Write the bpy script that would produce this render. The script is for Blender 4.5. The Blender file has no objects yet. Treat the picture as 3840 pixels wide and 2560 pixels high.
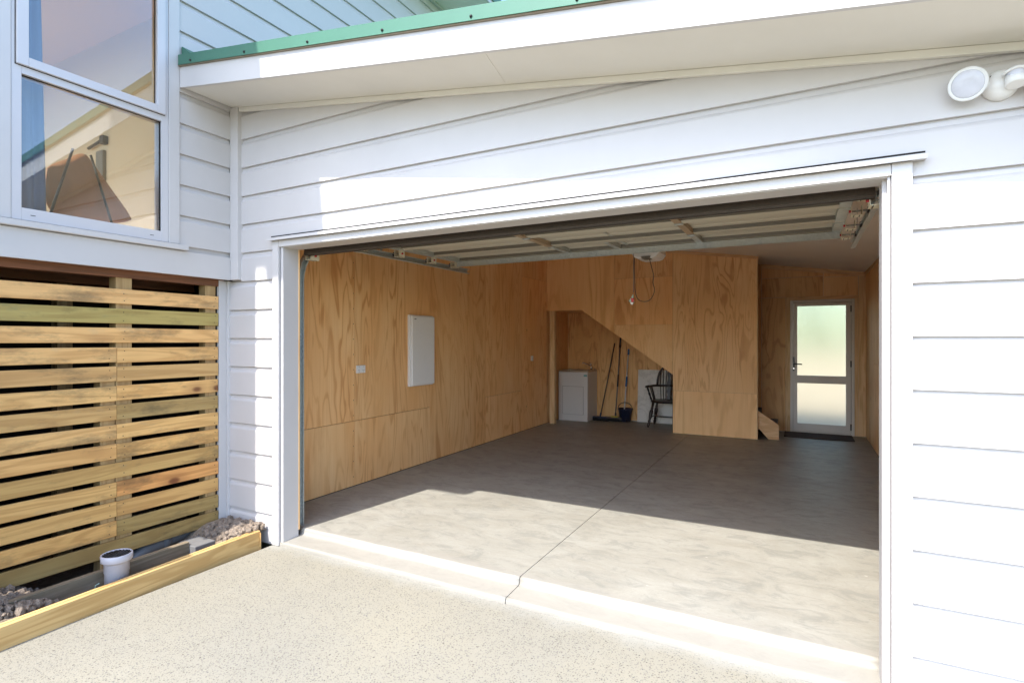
import bpy, bmesh, math, random
from mathutils import Vector, Matrix, Euler
R = math.radians
random.seed(7)
sc = bpy.context.scene
COL = sc.collection

# ---------------------------------------------------------------- camera
cam_d = bpy.data.cameras.new("camera")
cam = bpy.data.objects.new("camera", cam_d)
COL.objects.link(cam)
EYE = 1.53
TH = math.atan(1085 / 2049.0)
cam.location = (0, 0, EYE)
cam.rotation_euler = (R(90), 0, TH)
cam_d.sensor_fit = 'HORIZONTAL'
cam_d.sensor_width = 36.0
cam_d.lens = 36.0 * 2049 / 3840
cam_d.shift_y = -(5.0) / 3840
cam_d.clip_start = 0.05
cam_d.clip_end = 2000
sc.camera = cam

# ---------------------------------------------------------------- light
SUN = Vector((0.13, 1.0, -1.24)).normalized()      # the way the light travels
world = bpy.data.worlds.new("World")
sc.world = world
world.use_nodes = True
wn = world.node_tree
bg = wn.nodes["Background"]
sky = wn.nodes.new("ShaderNodeTexSky")
sky.sky_type = 'NISHITA'
sky.sun_disc = False
sky.sun_elevation = math.asin(-SUN.z)
sky.sun_rotation = math.atan2(-SUN.x, -SUN.y)
sky.altitude = 50
sky.air_density = 1.0
sky.dust_density = 1.4
sky.ozone_density = 3.0
wn.links.new(sky.outputs[0], bg.inputs[0])
bg.inputs[1].default_value = 0.15
sun_d = bpy.data.lights.new("sun", 'SUN')
sun_d.energy = 2.05
sun_d.angle = R(0.53)
sun_d.color = (1.0, 0.955, 0.88)
sun = bpy.data.objects.new("sun", sun_d)
COL.objects.link(sun)
sun.location = (-2, -12, 16)
sun.rotation_euler = SUN.to_track_quat('-Z', 'Y').to_euler()

sc.render.engine = 'CYCLES'
sc.view_settings.view_transform = 'Standard'
sc.view_settings.look = 'None'
sc.view_settings.exposure = 2.10
sc.view_settings.gamma = 1.0
sc.view_settings.use_curve_mapping = False
cy = sc.cycles
cy.max_bounces = 14
cy.diffuse_bounces = 9
cy.glossy_bounces = 5
cy.transmission_bounces = 6
cy.transparent_max_bounces = 10
cy.caustics_reflective = False
cy.caustics_refractive = False
cy.use_denoising = True
try:
    cy.denoiser = 'OPENIMAGEDENOISE'
    cy.denoising_input_passes = 'RGB_ALBEDO_NORMAL'
except Exception:
    pass
cy.sample_clamp_indirect = 8.0

# ---------------------------------------------------------------- material helpers
class NT:
    def __init__(s, name):
        s.m = bpy.data.materials.new(name)
        s.m.use_nodes = True
        s.t = s.m.node_tree
        s.b = s.t.nodes["Principled BSDF"]
    def n(s, typ, **k):
        nd = s.t.nodes.new(typ)
        for a, v in k.items():
            setattr(nd, a, v)
        return nd
    def l(s, a, b):
        s.t.links.new(a, b)
    def val(s, sock, v):
        if hasattr(v, 'is_output') or hasattr(v, 'links'):
            s.l(v, sock)
        else:
            sock.default_value = v
    def math(s, op, a, b=0.0, c=None, clamp=False):
        nd = s.n("ShaderNodeMath", operation=op)
        nd.use_clamp = clamp
        s.val(nd.inputs[0], a); s.val(nd.inputs[1], b)
        if c is not None:
            s.val(nd.inputs[2], c)
        return nd.outputs[0]
    def vmath(s, op, a, b):
        nd = s.n("ShaderNodeVectorMath", operation=op)
        s.val(nd.inputs[0], a); s.val(nd.inputs[1], b)
        return nd.outputs[0]
    def noise(s, vec, scale, detail=3, rough=0.5, dist=0.0, dims='3D'):
        nd = s.n("ShaderNodeTexNoise")
        nd.noise_dimensions = dims
        s.l(vec, nd.inputs["Vector"])
        nd.inputs["Scale"].default_value = scale
        nd.inputs["Detail"].default_value = detail
        nd.inputs["Roughness"].default_value = rough
        nd.inputs["Distortion"].default_value = dist
        return nd.outputs[0]
    def vor(s, vec, scale, feature='F1', rand=1.0):
        nd = s.n("ShaderNodeTexVoronoi")
        nd.feature = feature
        s.l(vec, nd.inputs["Vector"])
        nd.inputs["Scale"].default_value = scale
        nd.inputs["Randomness"].default_value = rand
        return nd
    def ramp(s, fac, stops, interp='LINEAR'):
        nd = s.n("ShaderNodeValToRGB")
        nd.color_ramp.interpolation = interp
        el = nd.color_ramp.elements
        while len(el) < len(stops):
            el.new(0.5)
        for e, (p, c) in zip(el, stops):
            e.position = p
            e.color = (c[0], c[1], c[2], 1) if hasattr(c, '__len__') else (c, c, c, 1)
        s.l(fac, nd.inputs[0])
        return nd.outputs[0]
    def mix(s, fac, a, b, mode='MIX'):
        nd = s.n("ShaderNodeMix", data_type='RGBA', blend_type=mode)
        s.val(nd.inputs[0], fac)
        for i, v in ((6, a), (7, b)):
            if hasattr(v, 'links'):
                s.l(v, nd.inputs[i])
            else:
                nd.inputs[i].default_value = (v[0], v[1], v[2], 1)
        return nd.outputs[2]
    def pos(s, scale=(1, 1, 1), rand=0.0):
        g = s.n("ShaderNodeNewGeometry").outputs["Position"]
        if rand:
            oi = s.n("ShaderNodeObjectInfo").outputs["Random"]
            r = s.math('MULTIPLY', oi, rand)
            cx = s.n("ShaderNodeCombineXYZ")
            s.l(r, cx.inputs[0]); s.l(s.math('MULTIPLY', r, 1.7), cx.inputs[1]); s.l(s.math('MULTIPLY', r, 0.63), cx.inputs[2])
            g = s.vmath('ADD', g, cx.outputs[0])
        if scale != (1, 1, 1):
            g = s.vmath('MULTIPLY', g, scale)
        return g
    def bump(s, h, strength=0.3, dist=0.002):
        nd = s.n("ShaderNodeBump")
        nd.inputs["Strength"].default_value = strength
        nd.inputs["Distance"].default_value = dist
        s.l(h, nd.inputs["Height"])
        s.l(nd.outputs[0], s.b.inputs["Normal"])
    def set(s, col=None, rough=None, metal=None, spec=None):
        if col is not None:
            if hasattr(col, 'links'): s.l(col, s.b.inputs["Base Color"])
            else: s.b.inputs["Base Color"].default_value = (*col, 1)
        if rough is not None:
            s.val(s.b.inputs["Roughness"], rough)
        if metal is not None: s.b.inputs["Metallic"].default_value = metal
        if spec is not None: s.b.inputs["Specular IOR Level"].default_value = spec
        return s.m

def paint(name, col, rough=0.45, var=0.04, bump=0.15):
    t = NT(name)
    p = t.pos()
    a = t.noise(p, 2.2, 4, 0.6)
    c = t.mix(t.ramp(a, [(0.35, 0), (0.7, 1)]), [v * (1 - var) for v in col], [min(1, v * (1 + var * .4)) for v in col])
    t.bump(t.noise(p, 260, 2), bump, 0.0006)
    return t.set(c, rough)

def plain(name, col, rough=0.5, metal=0.0, var=0.12, scale=30):
    t = NT(name)
    a = t.noise(t.pos(), scale, 3)
    c = t.mix(a, [v * (1 - var) for v in col], [min(1, v * (1 + var)) for v in col])
    return t.set(c, rough, metal)

def plywood(name, light, mid, dark, freq=44):
    t = NT(name)
    p = t.pos((1, 1, 0.145), 23.0)
    n1 = t.noise(p, 3.4, 2.6, 0.50, 0.6)
    ring = t.math('SINE', t.math('MULTIPLY', n1, freq))
    ring = t.math('MULTIPLY_ADD', ring, 0.5, 0.5)
    line = t.ramp(ring, [(0.0, 0), (0.74, 0.04), (0.92, 0.75), (1.0, 1.0)])
    wide = t.ramp(ring, [(0.0, 0), (1.0, 1.0)])
    broad = t.noise(t.pos((1, 1, 0.30), 9.0), 1.9, 3, 0.55, 0.3)
    lam = t.ramp(broad, [(0.36, 0), (0.64, 1)])
    here = t.math('MULTIPLY_ADD', t.noise(t.pos((1, 1, .4), 17.0), 2.1, 3), 2.6, -0.75, clamp=True)
    base = t.mix(lam, light, mid)
    base = t.mix(t.math('MULTIPLY', wide, 0.22), base, mid)
    base = t.mix(t.math('MULTIPLY', t.math('MULTIPLY', line, here), 0.74, clamp=True), base, dark)
    fine = t.noise(t.pos((85, 85, 1.4)), 1.0, 3, 0.7)
    base = t.mix(t.math('MULTIPLY', t.ramp(fine, [(0.42, 0), (0.7, 1)]), 0.26), base, dark)
    blot = t.noise(t.pos((6, 6, 1.5), 51.0), 1.0, 4, 0.6)
    base = t.mix(t.math('MULTIPLY', t.ramp(blot, [(0.58, 0), (0.74, 1)]), 0.35), base, dark)
    v = t.vor(t.pos((1, 1, 0.8), 5.0), 1.7)
    kn = t.ramp(v.outputs["Distance"], [(0.0, 1), (0.028, 0.85), (0.05, 0)])
    sep = t.n("ShaderNodeSeparateColor")
    t.l(v.outputs["Color"], sep.inputs[0])
    sel = t.math('GREATER_THAN', sep.outputs[0], 0.45)
    base = t.mix(t.math('MULTIPLY', kn, sel), base, [c * .45 for c in dark])
    oi = t.n("ShaderNodeObjectInfo").outputs["Random"]
    tone = t.math('MULTIPLY_ADD', oi, 0.16, 0.90)
    hsv = t.n("ShaderNodeHueSaturation")
    t.l(base, hsv.inputs["Color"]); t.l(tone, hsv.inputs["Value"])
    t.bump(fine, 0.12, 0.001)
    return t.set(hsv.outputs[0], 0.55)

def timber(name, axis, light, dark, rough=0.65, knots=0.9, tint=False, weather=0.0):
    """solid pine; axis is the way the grain runs"""
    t = NT(name)
    sc_ = [1.0, 1.0, 1.0]; sc_[axis] = 0.09
    p = t.pos(tuple(sc_), 31.0)
    n1 = t.noise(p, 9.0, 2.0, 0.5, 0.8)
    ring = t.math('MULTIPLY_ADD', t.math('SINE', t.math('MULTIPLY', n1, 30)), 0.5, 0.5)
    line = t.ramp(ring, [(0.3, 0), (0.95, 1)])
    base = t.mix(t.math('MULTIPLY', line, 0.55), light, dark)
    s2 = [90.0, 90.0, 90.0]; s2[axis] = 3.0
    fine = t.noise(t.pos(tuple(s2), 3.0), 1.0, 2)
    base = t.mix(t.math('MULTIPLY', t.ramp(fine, [(0.4, 0), (0.75, 1)]), 0.35), base, dark)
    ks = [1.0, 1.0, 1.0]; ks[axis] = 0.55
    v = t.vor(t.pos(tuple(ks), 13.0), 5.2)
    sep = t.n("ShaderNodeSeparateColor")
    t.l(v.outputs["Color"], sep.inputs[0])
    sel = t.math('GREATER_THAN', sep.outputs[0], knots)
    halo = t.ramp(v.outputs["Distance"], [(0.0, 1), (0.10, 0.9), (0.16, 0.35), (0.42, 0)])
    base = t.mix(t.math('MULTIPLY', halo, sel), base, (0.16, 0.055, 0.02))
    if weather:
        ws = [5.0, 5.0, 5.0]; ws[axis] = 1.6
        w = t.noise(t.pos(tuple(ws), 41.0), 1.0, 6, 0.72)
        base = t.mix(t.math('MULTIPLY', t.ramp(w, [(0.52, 0), (0.68, 1)]), weather), base, (0.085, 0.075, 0.045))
        w2 = t.noise(t.pos((3, 3, 9), 77.0), 1.3, 4, 0.6)
        base = t.mix(t.math('MULTIPLY', t.ramp(w2, [(0.62, 0), (0.75, 1)]), 0.4), base, (0.42, 0.36, 0.24))
    if tint:
        oi = t.n("ShaderNodeObjectInfo")
        base = t.mix(1.0, base, oi.outputs["Color"], 'MULTIPLY')
    t.bump(fine, 0.25, 0.0015)
    return t.set(base, rough)

M = {}
M['white'] = paint("white_paint", (0.545, 0.518, 0.504))
M['trim'] = paint("trim_paint", (0.555, 0.528, 0.512), 0.35)
M['soffit'] = paint("soffit_paint", (0.72, 0.685, 0.61), 0.6)
M['ceil'] = paint("ceiling_paint", (0.84, 0.80, 0.74), 0.8)
M['alu_white'] = paint("white_aluminium", (0.56, 0.54, 0.545), 0.28, 0.02, 0.02)
M['alu_grey'] = paint("grey_aluminium", (0.66, 0.62, 0.575), 0.4, 0.03, 0.02)
M['green'] = plain("green_steel", (0.050, 0.150, 0.100), 0.50, 0.0, 0.08, 6)
M['ply'] = plywood("plywood", (0.93, 0.595, 0.285), (0.88, 0.495, 0.205), (0.60, 0.25, 0.075), 66)
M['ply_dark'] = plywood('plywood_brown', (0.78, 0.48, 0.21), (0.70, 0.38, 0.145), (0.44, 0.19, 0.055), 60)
M['ply_plain'] = plywood("plywood_plain", (0.92, 0.595, 0.285), (0.87, 0.52, 0.225), (0.64, 0.33, 0.12), 30)
M['ply_figured'] = plywood("plywood_figured", (0.92, 0.595, 0.285), (0.87, 0.515, 0.22), (0.54, 0.23, 0.07), 110)
M['pine_z'] = timber("pine_upright", 2, (0.76, 0.53, 0.29), (0.54, 0.31, 0.13), knots=0.97)
M['pine_x'] = timber("pine_across", 0, (0.76, 0.50, 0.27), (0.54, 0.30, 0.13), knots=0.97)
M['slat'] = timber("slat_pine", 1, (0.76, 0.475, 0.20), (0.50, 0.27, 0.095), knots=0.86, tint=True, weather=0.62)
M['edging'] = timber("edging_pine", 1, (0.64, 0.42, 0.17), (0.42, 0.23, 0.07), knots=0.93)
M['sleeper'] = timber("weathered_sleeper", 1, (0.24, 0.19, 0.13), (0.13, 0.10, 0.06), knots=0.96, weather=0.5)
M['post'] = timber("post_pine", 2, (0.46, 0.31, 0.14), (0.28, 0.16, 0.06), knots=0.93)
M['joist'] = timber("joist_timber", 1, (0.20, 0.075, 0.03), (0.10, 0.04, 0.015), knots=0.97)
M['packer'] = plain('packer_timber', (0.30, 0.25, 0.19), 0.8)
M['dark'] = plain("dark_gap", (0.015, 0.013, 0.012), 0.9)
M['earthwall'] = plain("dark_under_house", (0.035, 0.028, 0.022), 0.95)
M['black'] = plain("black_plastic", (0.02, 0.02, 0.022), 0.35)
M['rubber'] = plain("door_seal_rubber", (0.055, 0.042, 0.032), 0.55, 0, .3, 60)
M['plastic'] = plain("white_plastic", (0.75, 0.74, 0.72), 0.35, 0, .02)
M['pvc'] = plain("pale_pvc", (0.46, 0.45, 0.49), 0.35, 0, .04)
M['grey_pvc'] = plain("grey_pvc", (0.17, 0.18, 0.185), 0.45, 0, .1)
M['chrome'] = plain("chrome", (0.75, 0.75, 0.75), 0.15, 1.0, .02)
M['cab'] = plain("cabinet_enamel", (0.62, 0.60, 0.58), 0.4, 0, .02)
M['tub'] = plain("brushed_steel", (0.42, 0.36, 0.29), 0.3, 0.9, .08)
M['teal'] = plain("teal_label", (0.05, 0.30, 0.30), 0.5)
M['blue'] = plain("blue_plastic", (0.02, 0.12, 0.32), 0.4)
M['navy'] = plain("navy_bucket", (0.012, 0.018, 0.045), 0.4)
M['yellow'] = plain("yellow_plastic", (0.55, 0.42, 0.03), 0.4)
M['bristle'] = plain("dark_bristle", (0.018, 0.016, 0.016), 0.95, 0, .4, 200)
M['pole_grey'] = plain("grey_pole", (0.16, 0.15, 0.15), 0.4, 0.3)
M['pole_dark'] = plain("brown_pole", (0.07, 0.05, 0.035), 0.5)
M['pole_white'] = plain("white_pole", (0.62, 0.62, 0.62), 0.35)
M['chairwood'] = plain("dark_chair_wood", (0.022, 0.014, 0.010), 0.32, 0, .3, 12)
M['red'] = plain("red_plastic", (0.45, 0.01, 0.02), 0.4)
M['paletag'] = plain("pale_green_tag", (0.35, 0.48, 0.40), 0.5)
M['mat'] = plain("brown_mat", (0.07, 0.055, 0.045), 0.98, 0, .5, 90)
M['carpet'] = plain("grey_carpet", (0.16, 0.155, 0.15), 0.98, 0, .2, 80)
M['leather'] = plain("brown_leather", (0.34, 0.15, 0.07), 0.55, 0, .25, 9)
M['rod'] = plain("dark_rod", (0.03, 0.027, 0.025), 0.4, 0.5)
M['roomwall'] = plain("room_wall", (0.50, 0.40, 0.26), 0.85, 0, .03, 2)
M['roomceil'] = plain("room_ceiling", (0.50, 0.40, 0.32), 0.9, 0, .02, 2)
M['footing'] = plain("grey_footing", (0.15, 0.145, 0.14), 0.9, 0, .15, 20)
M['sensor'] = plain("sensor_lens", (0.58, 0.58, 0.63), 0.25)

def curtain_mat():
    t = NT("blue_curtain_fabric")
    a = t.noise(t.pos((1, 1, .2)), 14, 3)
    t.set(t.mix(a, (0.10, 0.17, 0.34), (0.20, 0.28, 0.46)), 0.85)
    return t.m
M['curtain'] = curtain_mat()

def galv():
    t = NT("galvanised_steel")
    v = t.vor(t.pos(), 60)
    sep = t.n("ShaderNodeSeparateColor"); t.l(v.outputs["Color"], sep.inputs[0])
    big = t.noise(t.pos(), 3.0, 2)
    c = t.mix(sep.outputs[0], (0.40, 0.44, 0.44), (0.54, 0.58, 0.57))
    c = t.mix(t.ramp(big, [(.35, 0), (.7, 1)]), c, (0.52, 0.53, 0.47))
    t.set(c, t.math('MULTIPLY_ADD', sep.outputs[1], 0.15, 0.34), 0.42)
    return t.m
M['galv'] = galv()
M['zinc'] = plain("yellow_zinc", (0.74, 0.70, 0.54), 0.42, 0.15, .1, 20)
M['stile'] = plain("brown_stile", (0.40, 0.30, 0.20), 0.5, 0.1, .08, 8)

def doorskin():
    t = NT("door_back_coat")
    a = t.noise(t.pos((0.3, 26, 26)), 1.5, 3)
    t.set(t.mix(a, (0.50, 0.475, 0.385), (0.63, 0.60, 0.50)), 0.55)
    return t.m
M['skin'] = doorskin()
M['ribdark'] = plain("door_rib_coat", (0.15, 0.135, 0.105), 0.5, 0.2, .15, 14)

def concrete():
    t = NT("garage_concrete")
    p = t.pos()
    a = t.noise(t.pos((1.0, 1.7, 1)), 1.7, 9, 0.70, 0.7)
    b = t.noise(t.pos((2.0, 3.6, 1)), 2.0, 10, 0.72, 1.0)
    c = t.noise(p, 55, 4, 0.7)
    col = t.mix(t.ramp(a, [(0.32, 0), (0.68, 1)]), (0.249, 0.235, 0.197), (0.329, 0.318, 0.278))
    col = t.mix(t.math('MULTIPLY', t.ramp(b, [(0.5, 0), (0.60, 1)]), 0.50), col, (0.186, 0.186, 0.165))
    col = t.mix(t.math('MULTIPLY', t.ramp(b, [(0.28, 1), (0.42, 0)]), 0.5), col, (0.367, 0.344, 0.296))
    col = t.mix(t.math('MULTIPLY', t.ramp(c, [(0.55, 0), (0.72, 1)]), 0.35), col, (0.158, 0.149, 0.130))
    vd = t.vor(t.pos((1, 1.6, 1)), 2.3)
    col = t.mix(t.ramp(vd.outputs["Distance"], [(0.018, 0.8), (0.030, 0)]), col, (0.50, 0.48, 0.44))
    sc2 = t.noise(t.vmath('ADD', t.pos((0.9, 14, 1)), (3.0, 1.0, 0.0)), 1.3, 3, 0.5, 2.5)
    col = t.mix(t.math('MULTIPLY', t.ramp(t.math('ABSOLUTE', t.math('SUBTRACT', sc2, 0.5)), [(0.0, 1), (0.010, 0)]), 0.30), col, (0.46, 0.43, 0.37))
    sx = t.n("ShaderNodeSeparateXYZ"); t.l(p, sx.inputs[0])
    lip = t.math('LESS_THAN', sx.outputs[1], 3.19)
    lipc = t.mix(t.ramp(b, [(0.4, 0), (0.7, 1)]), (0.300, 0.280, 0.245), (0.270, 0.255, 0.222))
    edge = t.math('MULTIPLY_ADD', t.math('SUBTRACT', 3.24, t.math('ADD', sx.outputs[1], t.math('MULTIPLY', t.math('SUBTRACT', a, .5), .12))), 14.0, 0.0, clamp=True)
    col = t.mix(t.math('MULTIPLY', edge, .85), col, lipc)
    t.bump(t.math('ADD', c, t.math('MULTIPLY', b, .6)), 0.22, 0.002)
    t.set(col, t.math('MULTIPLY_ADD', b, 0.35, 0.32))
    return t.m
M['conc'] = concrete()

def aggregate():
    t = NT("exposed_aggregate")
    p = t.pos()
    warp = t.vmath('ADD', p, t.vmath('MULTIPLY', t.n("ShaderNodeTexNoise").outputs[1], (0.0, 0.0, 0.0)))
    sx = t.n("ShaderNodeSeparateXYZ"); t.l(p, sx.inputs[0])
    cx = t.n("ShaderNodeCombineXYZ"); t.l(sx.outputs[0], cx.inputs[0]); t.l(sx.outputs[1], cx.inputs[1])
    q = cx.outputs[0]
    big = t.noise(q, 0.9, 5, 0.6)
    mid = t.noise(q, 4.5, 4, 0.6)
    col = t.mix(t.ramp(big, [(0.38, 0), (0.66, 1)]), (0.270, 0.249, 0.193), (0.237, 0.224, 0.184))
    col = t.mix(t.math('MULTIPLY', t.ramp(mid, [(0.5, 0), (0.72, 1)]), 0.35), col, (0.276, 0.262, 0.215))
    dens = t.math('MULTIPLY_ADD', t.ramp(big, [(0.35, 0), (0.7, 1)]), 0.25, 0.55)
    for scl, thr, dark in ((78.0, 0.34, (0.092, 0.081, 0.061)), (118.0, 0.36, (0.124, 0.112, 0.088)), (46.0, 0.25, (0.064, 0.055, 0.047))):
        v = t.vor(t.vmath('ADD', q, (scl * .37, scl * .11, 0)), scl)
        sep = t.n("ShaderNodeSeparateColor"); t.l(v.outputs["Color"], sep.inputs[0])
        inside = t.ramp(v.outputs["Distance"], [(thr - 0.06, 1), (thr, 0)])
        sel = t.math('LESS_THAN', sep.outputs[0], dens if scl > 50 else 0.26)
        pc = t.mix(sep.outputs[1], dark, [min(1, c * 1.75) for c in dark])
        pc = t.mix(t.math('MULTIPLY', sep.outputs[2], 0.35), pc, (0.162, 0.174, 0.182))
        col = t.mix(t.math('MULTIPLY', t.math('MULTIPLY', inside, sel), 0.92), col, pc)
    fine = t.noise(q, 230, 3, 0.7)
    col = t.mix(t.math('MULTIPLY', t.ramp(fine, [(0.50, 0), (0.66, 1)]), 0.42), col, (0.206, 0.190, 0.154))
    # cement washed up against the step
    w = t.math('ADD', sx.outputs[1], t.math('MULTIPLY', t.math('SUBTRACT', mid, 0.5), 0.25))
    wash = t.math('MULTIPLY_ADD', t.math('SUBTRACT', w, 2.84), 9.0, 0.0, clamp=True)
    col = t.mix(t.math('MULTIPLY', wash, 0.55), col, (0.288, 0.285, 0.259))
    t.bump(t.noise(q, 120, 3, .7), 0.5, 0.004)
    t.set(col, 0.8)
    return t.m
M['agg'] = aggregate()

def soil(name, a_, b_, scale=14):
    t = NT(name)
    p = t.pos()
    a = t.noise(p, scale, 6, 0.7)
    c = t.mix(t.ramp(a, [(0.3, 0), (0.7, 1)]), a_, b_)
    t.bump(a, 0.9, 0.02)
    t.set(c, 0.95)
    return t.m
M['soil'] = soil("dry_soil", (0.18, 0.135, 0.09), (0.32, 0.25, 0.18))
M['stone'] = soil("clods", (0.17, 0.13, 0.095), (0.31, 0.245, 0.19), 25)
M['lawn'] = soil("lawn", (0.03, 0.075, 0.012), (0.07, 0.13, 0.03), 3)
M['path'] = soil("pale_path", (0.30, 0.255, 0.205), (0.36, 0.31, 0.25), 6)
M['leaf'] = plain("hedge_leaf", (0.11, 0.15, 0.03), 0.6, 0, .5, 5)
M['bark'] = plain("bark", (0.10, 0.07, 0.05), 0.9, 0, .3, 8)

def marble():
    t = NT("white_veined_board")
    n = t.noise(t.pos((1, 1, 1)), 2.2, 5, .6, 1.6)
    v = t.math('ABSOLUTE', t.math('SUBTRACT', n, 0.5))
    t.set(t.mix(t.ramp(v, [(0, 1), (0.05, 0)]), (0.66, 0.63, 0.58), (0.54, 0.51, 0.46)), 0.35)
    return t.m
M['marble'] = marble()

def glass(name, refl, tint=(1, 1, 1)):
    t = NT(name)
    nt = t.t
    nt.nodes.remove(t.b)
    out = [n for n in nt.nodes if n.bl_idname == "ShaderNodeOutputMaterial"][0]
    tr = t.n("ShaderNodeBsdfTransparent"); tr.inputs[0].default_value = (*tint, 1)
    gl = t.n("ShaderNodeBsdfGlossy"); gl.inputs["Roughness"].default_value = 0.004
    gl.inputs[0].default_value = (0.96, 0.95, 0.92, 1)
    fr = t.n("ShaderNodeFresnel"); fr.inputs[0].default_value = 1.5
    f = t.math('MULTIPLY_ADD', fr.outputs[0], 1.3, refl, clamp=True)
    mx = t.n("ShaderNodeMixShader")
    t.l(f, mx.inputs[0]); t.l(tr.outputs[0], mx.inputs[1]); t.l(gl.outputs[0], mx.inputs[2])
    t.l(mx.outputs[0], out.inputs[0])
    return t.m
M['glass'] = glass("window_glass", 0.050, (0.90, 0.93, 0.92))

def frosted():
    t = NT("frosted_glass")
    nt = t.t
    b = t.b
    b.inputs["Base Color"].default_value = (0.82, 0.80, 0.64, 1)
    b.inputs["Transmission Weight"].default_value = 1.0
    b.inputs["Roughness"].default_value = 0.42
    b.inputs["IOR"].default_value = 1.18
    return t.m
M['frost'] = frosted()

# ---------------------------------------------------------------- mesh helpers
def box(bm, x0, x1, y0, y1, z0, z1, mi=0):
    vs = [bm.verts.new((x, y, z)) for x in (x0, x1) for y in (y0, y1) for z in (z0, z1)]
    fs = []
    for f in ((0, 1, 3, 2), (4, 6, 7, 5), (0, 4, 5, 1), (2, 3, 7, 6), (0, 2, 6, 4), (1, 5, 7, 3)):
        fc = bm.faces.new([vs[i] for i in f]); fc.material_index = mi; fs.append(fc)
    return vs

def slab(bm, x0, x1, y0, y1, lo, hi, mi=0):
    """box whose bottom and top follow functions of x"""
    L = lo if callable(lo) else (lambda x: lo)
    H = hi if callable(hi) else (lambda x: hi)
    vs = []
    for x in (x0, x1):
        for y in (y0, y1):
            vs.append(bm.verts.new((x, y, L(x)))); vs.append(bm.verts.new((x, y, H(x))))
    for f in ((0, 1, 3, 2), (4, 6, 7, 5), (0, 4, 5, 1), (2, 3, 7, 6), (0, 2, 6, 4), (1, 5, 7, 3)):
        bm.faces.new([vs[i] for i in f]).material_index = mi

def prism(bm, poly, a0, a1, fn, mi=0):
    """poly: list of 2D points, swept from a0 to a1; fn(p, q, a) -> 3D"""
    A = [bm.verts.new(fn(p, q, a0)) for p, q in poly]
    B = [bm.verts.new(fn(p, q, a1)) for p, q in poly]
    n = len(poly)
    for i in range(n):
        j = (i + 1) % n
        bm.faces.new([A[i], A[j], B[j], B[i]]).material_index = mi
    bm.faces.new(A[::-1]).material_index = mi
    bm.faces.new(B).material_index = mi

def tube(bm, pts, r, seg=8, cap=True, mi=0, smooth=True):
    pts = [Vector(p) for p in pts]
    rs = r if hasattr(r, '__len__') else [r] * len(pts)
    rings = []
    prev = None
    for i, p in enumerate(pts):
        if i == 0: d = pts[1] - pts[0]
        elif i == len(pts) - 1: d = pts[-1] - pts[-2]
        else: d = (pts[i + 1] - pts[i - 1])
        d.normalize()
        if prev is None:
            up = Vector((0, 0, 1)) if abs(d.z) < 0.9 else Vector((1, 0, 0))
            a = d.cross(up).normalized()
        else:
            a = (prev - d * prev.dot(d)).normalized()
        prev = a
        b = d.cross(a)
        rings.append([bm.verts.new(p + (a * math.cos(2 * math.pi * k / seg) + b * math.sin(2 * math.pi * k / seg)) * rs[i]) for k in range(seg)])
    for i in range(len(rings) - 1):
        for k in range(seg):
            f = bm.faces.new([rings[i][k], rings[i][(k + 1) % seg], rings[i + 1][(k + 1) % seg], rings[i + 1][k]])
            f.smooth = smooth; f.material_index = mi
    if cap:
        bm.faces.new(rings[0][::-1]).material_index = mi
        bm.faces.new(rings[-1]).material_index = mi

def lathe(bm, prof, c, seg=20, axis=(0, 0, 1), mi=0, smooth=True):
    ax = Vector(axis).normalized()
    up = Vector((0, 0, 1)) if abs(ax.z) < 0.9 else Vector((1, 0, 0))
    a = ax.cross(up).normalized(); b = ax.cross(a)
    c = Vector(c)
    rings = []
    for r, h in prof:
        rings.append([bm.verts.new(c + ax * h + (a * math.cos(2 * math.pi * k / seg) + b * math.sin(2 * math.pi * k / seg)) * max(r, 1e-4)) for k in range(seg)])
    for i in range(len(rings) - 1):
        for k in range(seg):
            f = bm.faces.new([rings[i][k], rings[i][(k + 1) % seg], rings[i + 1][(k + 1) % seg], rings[i + 1][k]])
            f.smooth = smooth; f.material_index = mi
    bm.faces.new(rings[0][::-1]).material_index = mi
    bm.faces.new(rings[-1]).material_index = mi

def obj(name, bm, mat, parent=None, bevel=0.0, local=False):
    bmesh.ops.recalc_face_normals(bm, faces=bm.faces)
    me = bpy.data.meshes.new(name)
    bm.to_mesh(me); bm.free()
    mats = mat if isinstance(mat, (list, tuple)) else [mat]
    for m in mats:
        me.materials.append(M[m] if isinstance(m, str) else m)
    o = bpy.data.objects.new(name, me)
    COL.objects.link(o)
    if parent is not None:
        o.parent = parent
        if not local:
            w = Matrix.Identity(4)
            p = parent
            chain = []
            while p is not None:
                chain.append(p); p = p.parent
            for p in reversed(chain):
                w = w @ p.matrix_parent_inverse @ p.matrix_basis
            o.matrix_parent_inverse = w.inverted()
    if bevel:
        b = o.modifiers.new("bevel", 'BEVEL')
        b.width = bevel; b.segments = 2; b.limit_method = 'ANGLE'; b.angle_limit = R(40)
        b.harden_normals = False
    return o

def NB():
    return bmesh.new()

def bx(name, dims, mat, parent=None, bevel=0.0, local=False):
    b = NB(); box(b, *dims)
    return obj(name, b, mat, parent, bevel, local)

def thing(name, label, cat, loc=(0, 0, 0), rz=0.0, group=None):
    o = bpy.data.objects.new(name, None)
    o.empty_display_size = 0.1
    COL.objects.link(o)
    o.location = loc; o.rotation_euler = (0, 0, rz)
    o['label'] = label; o['category'] = cat
    if group: o['group'] = group
    return o

def tag(o, label, cat, group=None):
    o['label'] = label; o['category'] = cat
    if group: o['group'] = group
    return o

def struct(o, kind='structure'):
    o['kind'] = kind
    return o

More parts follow.
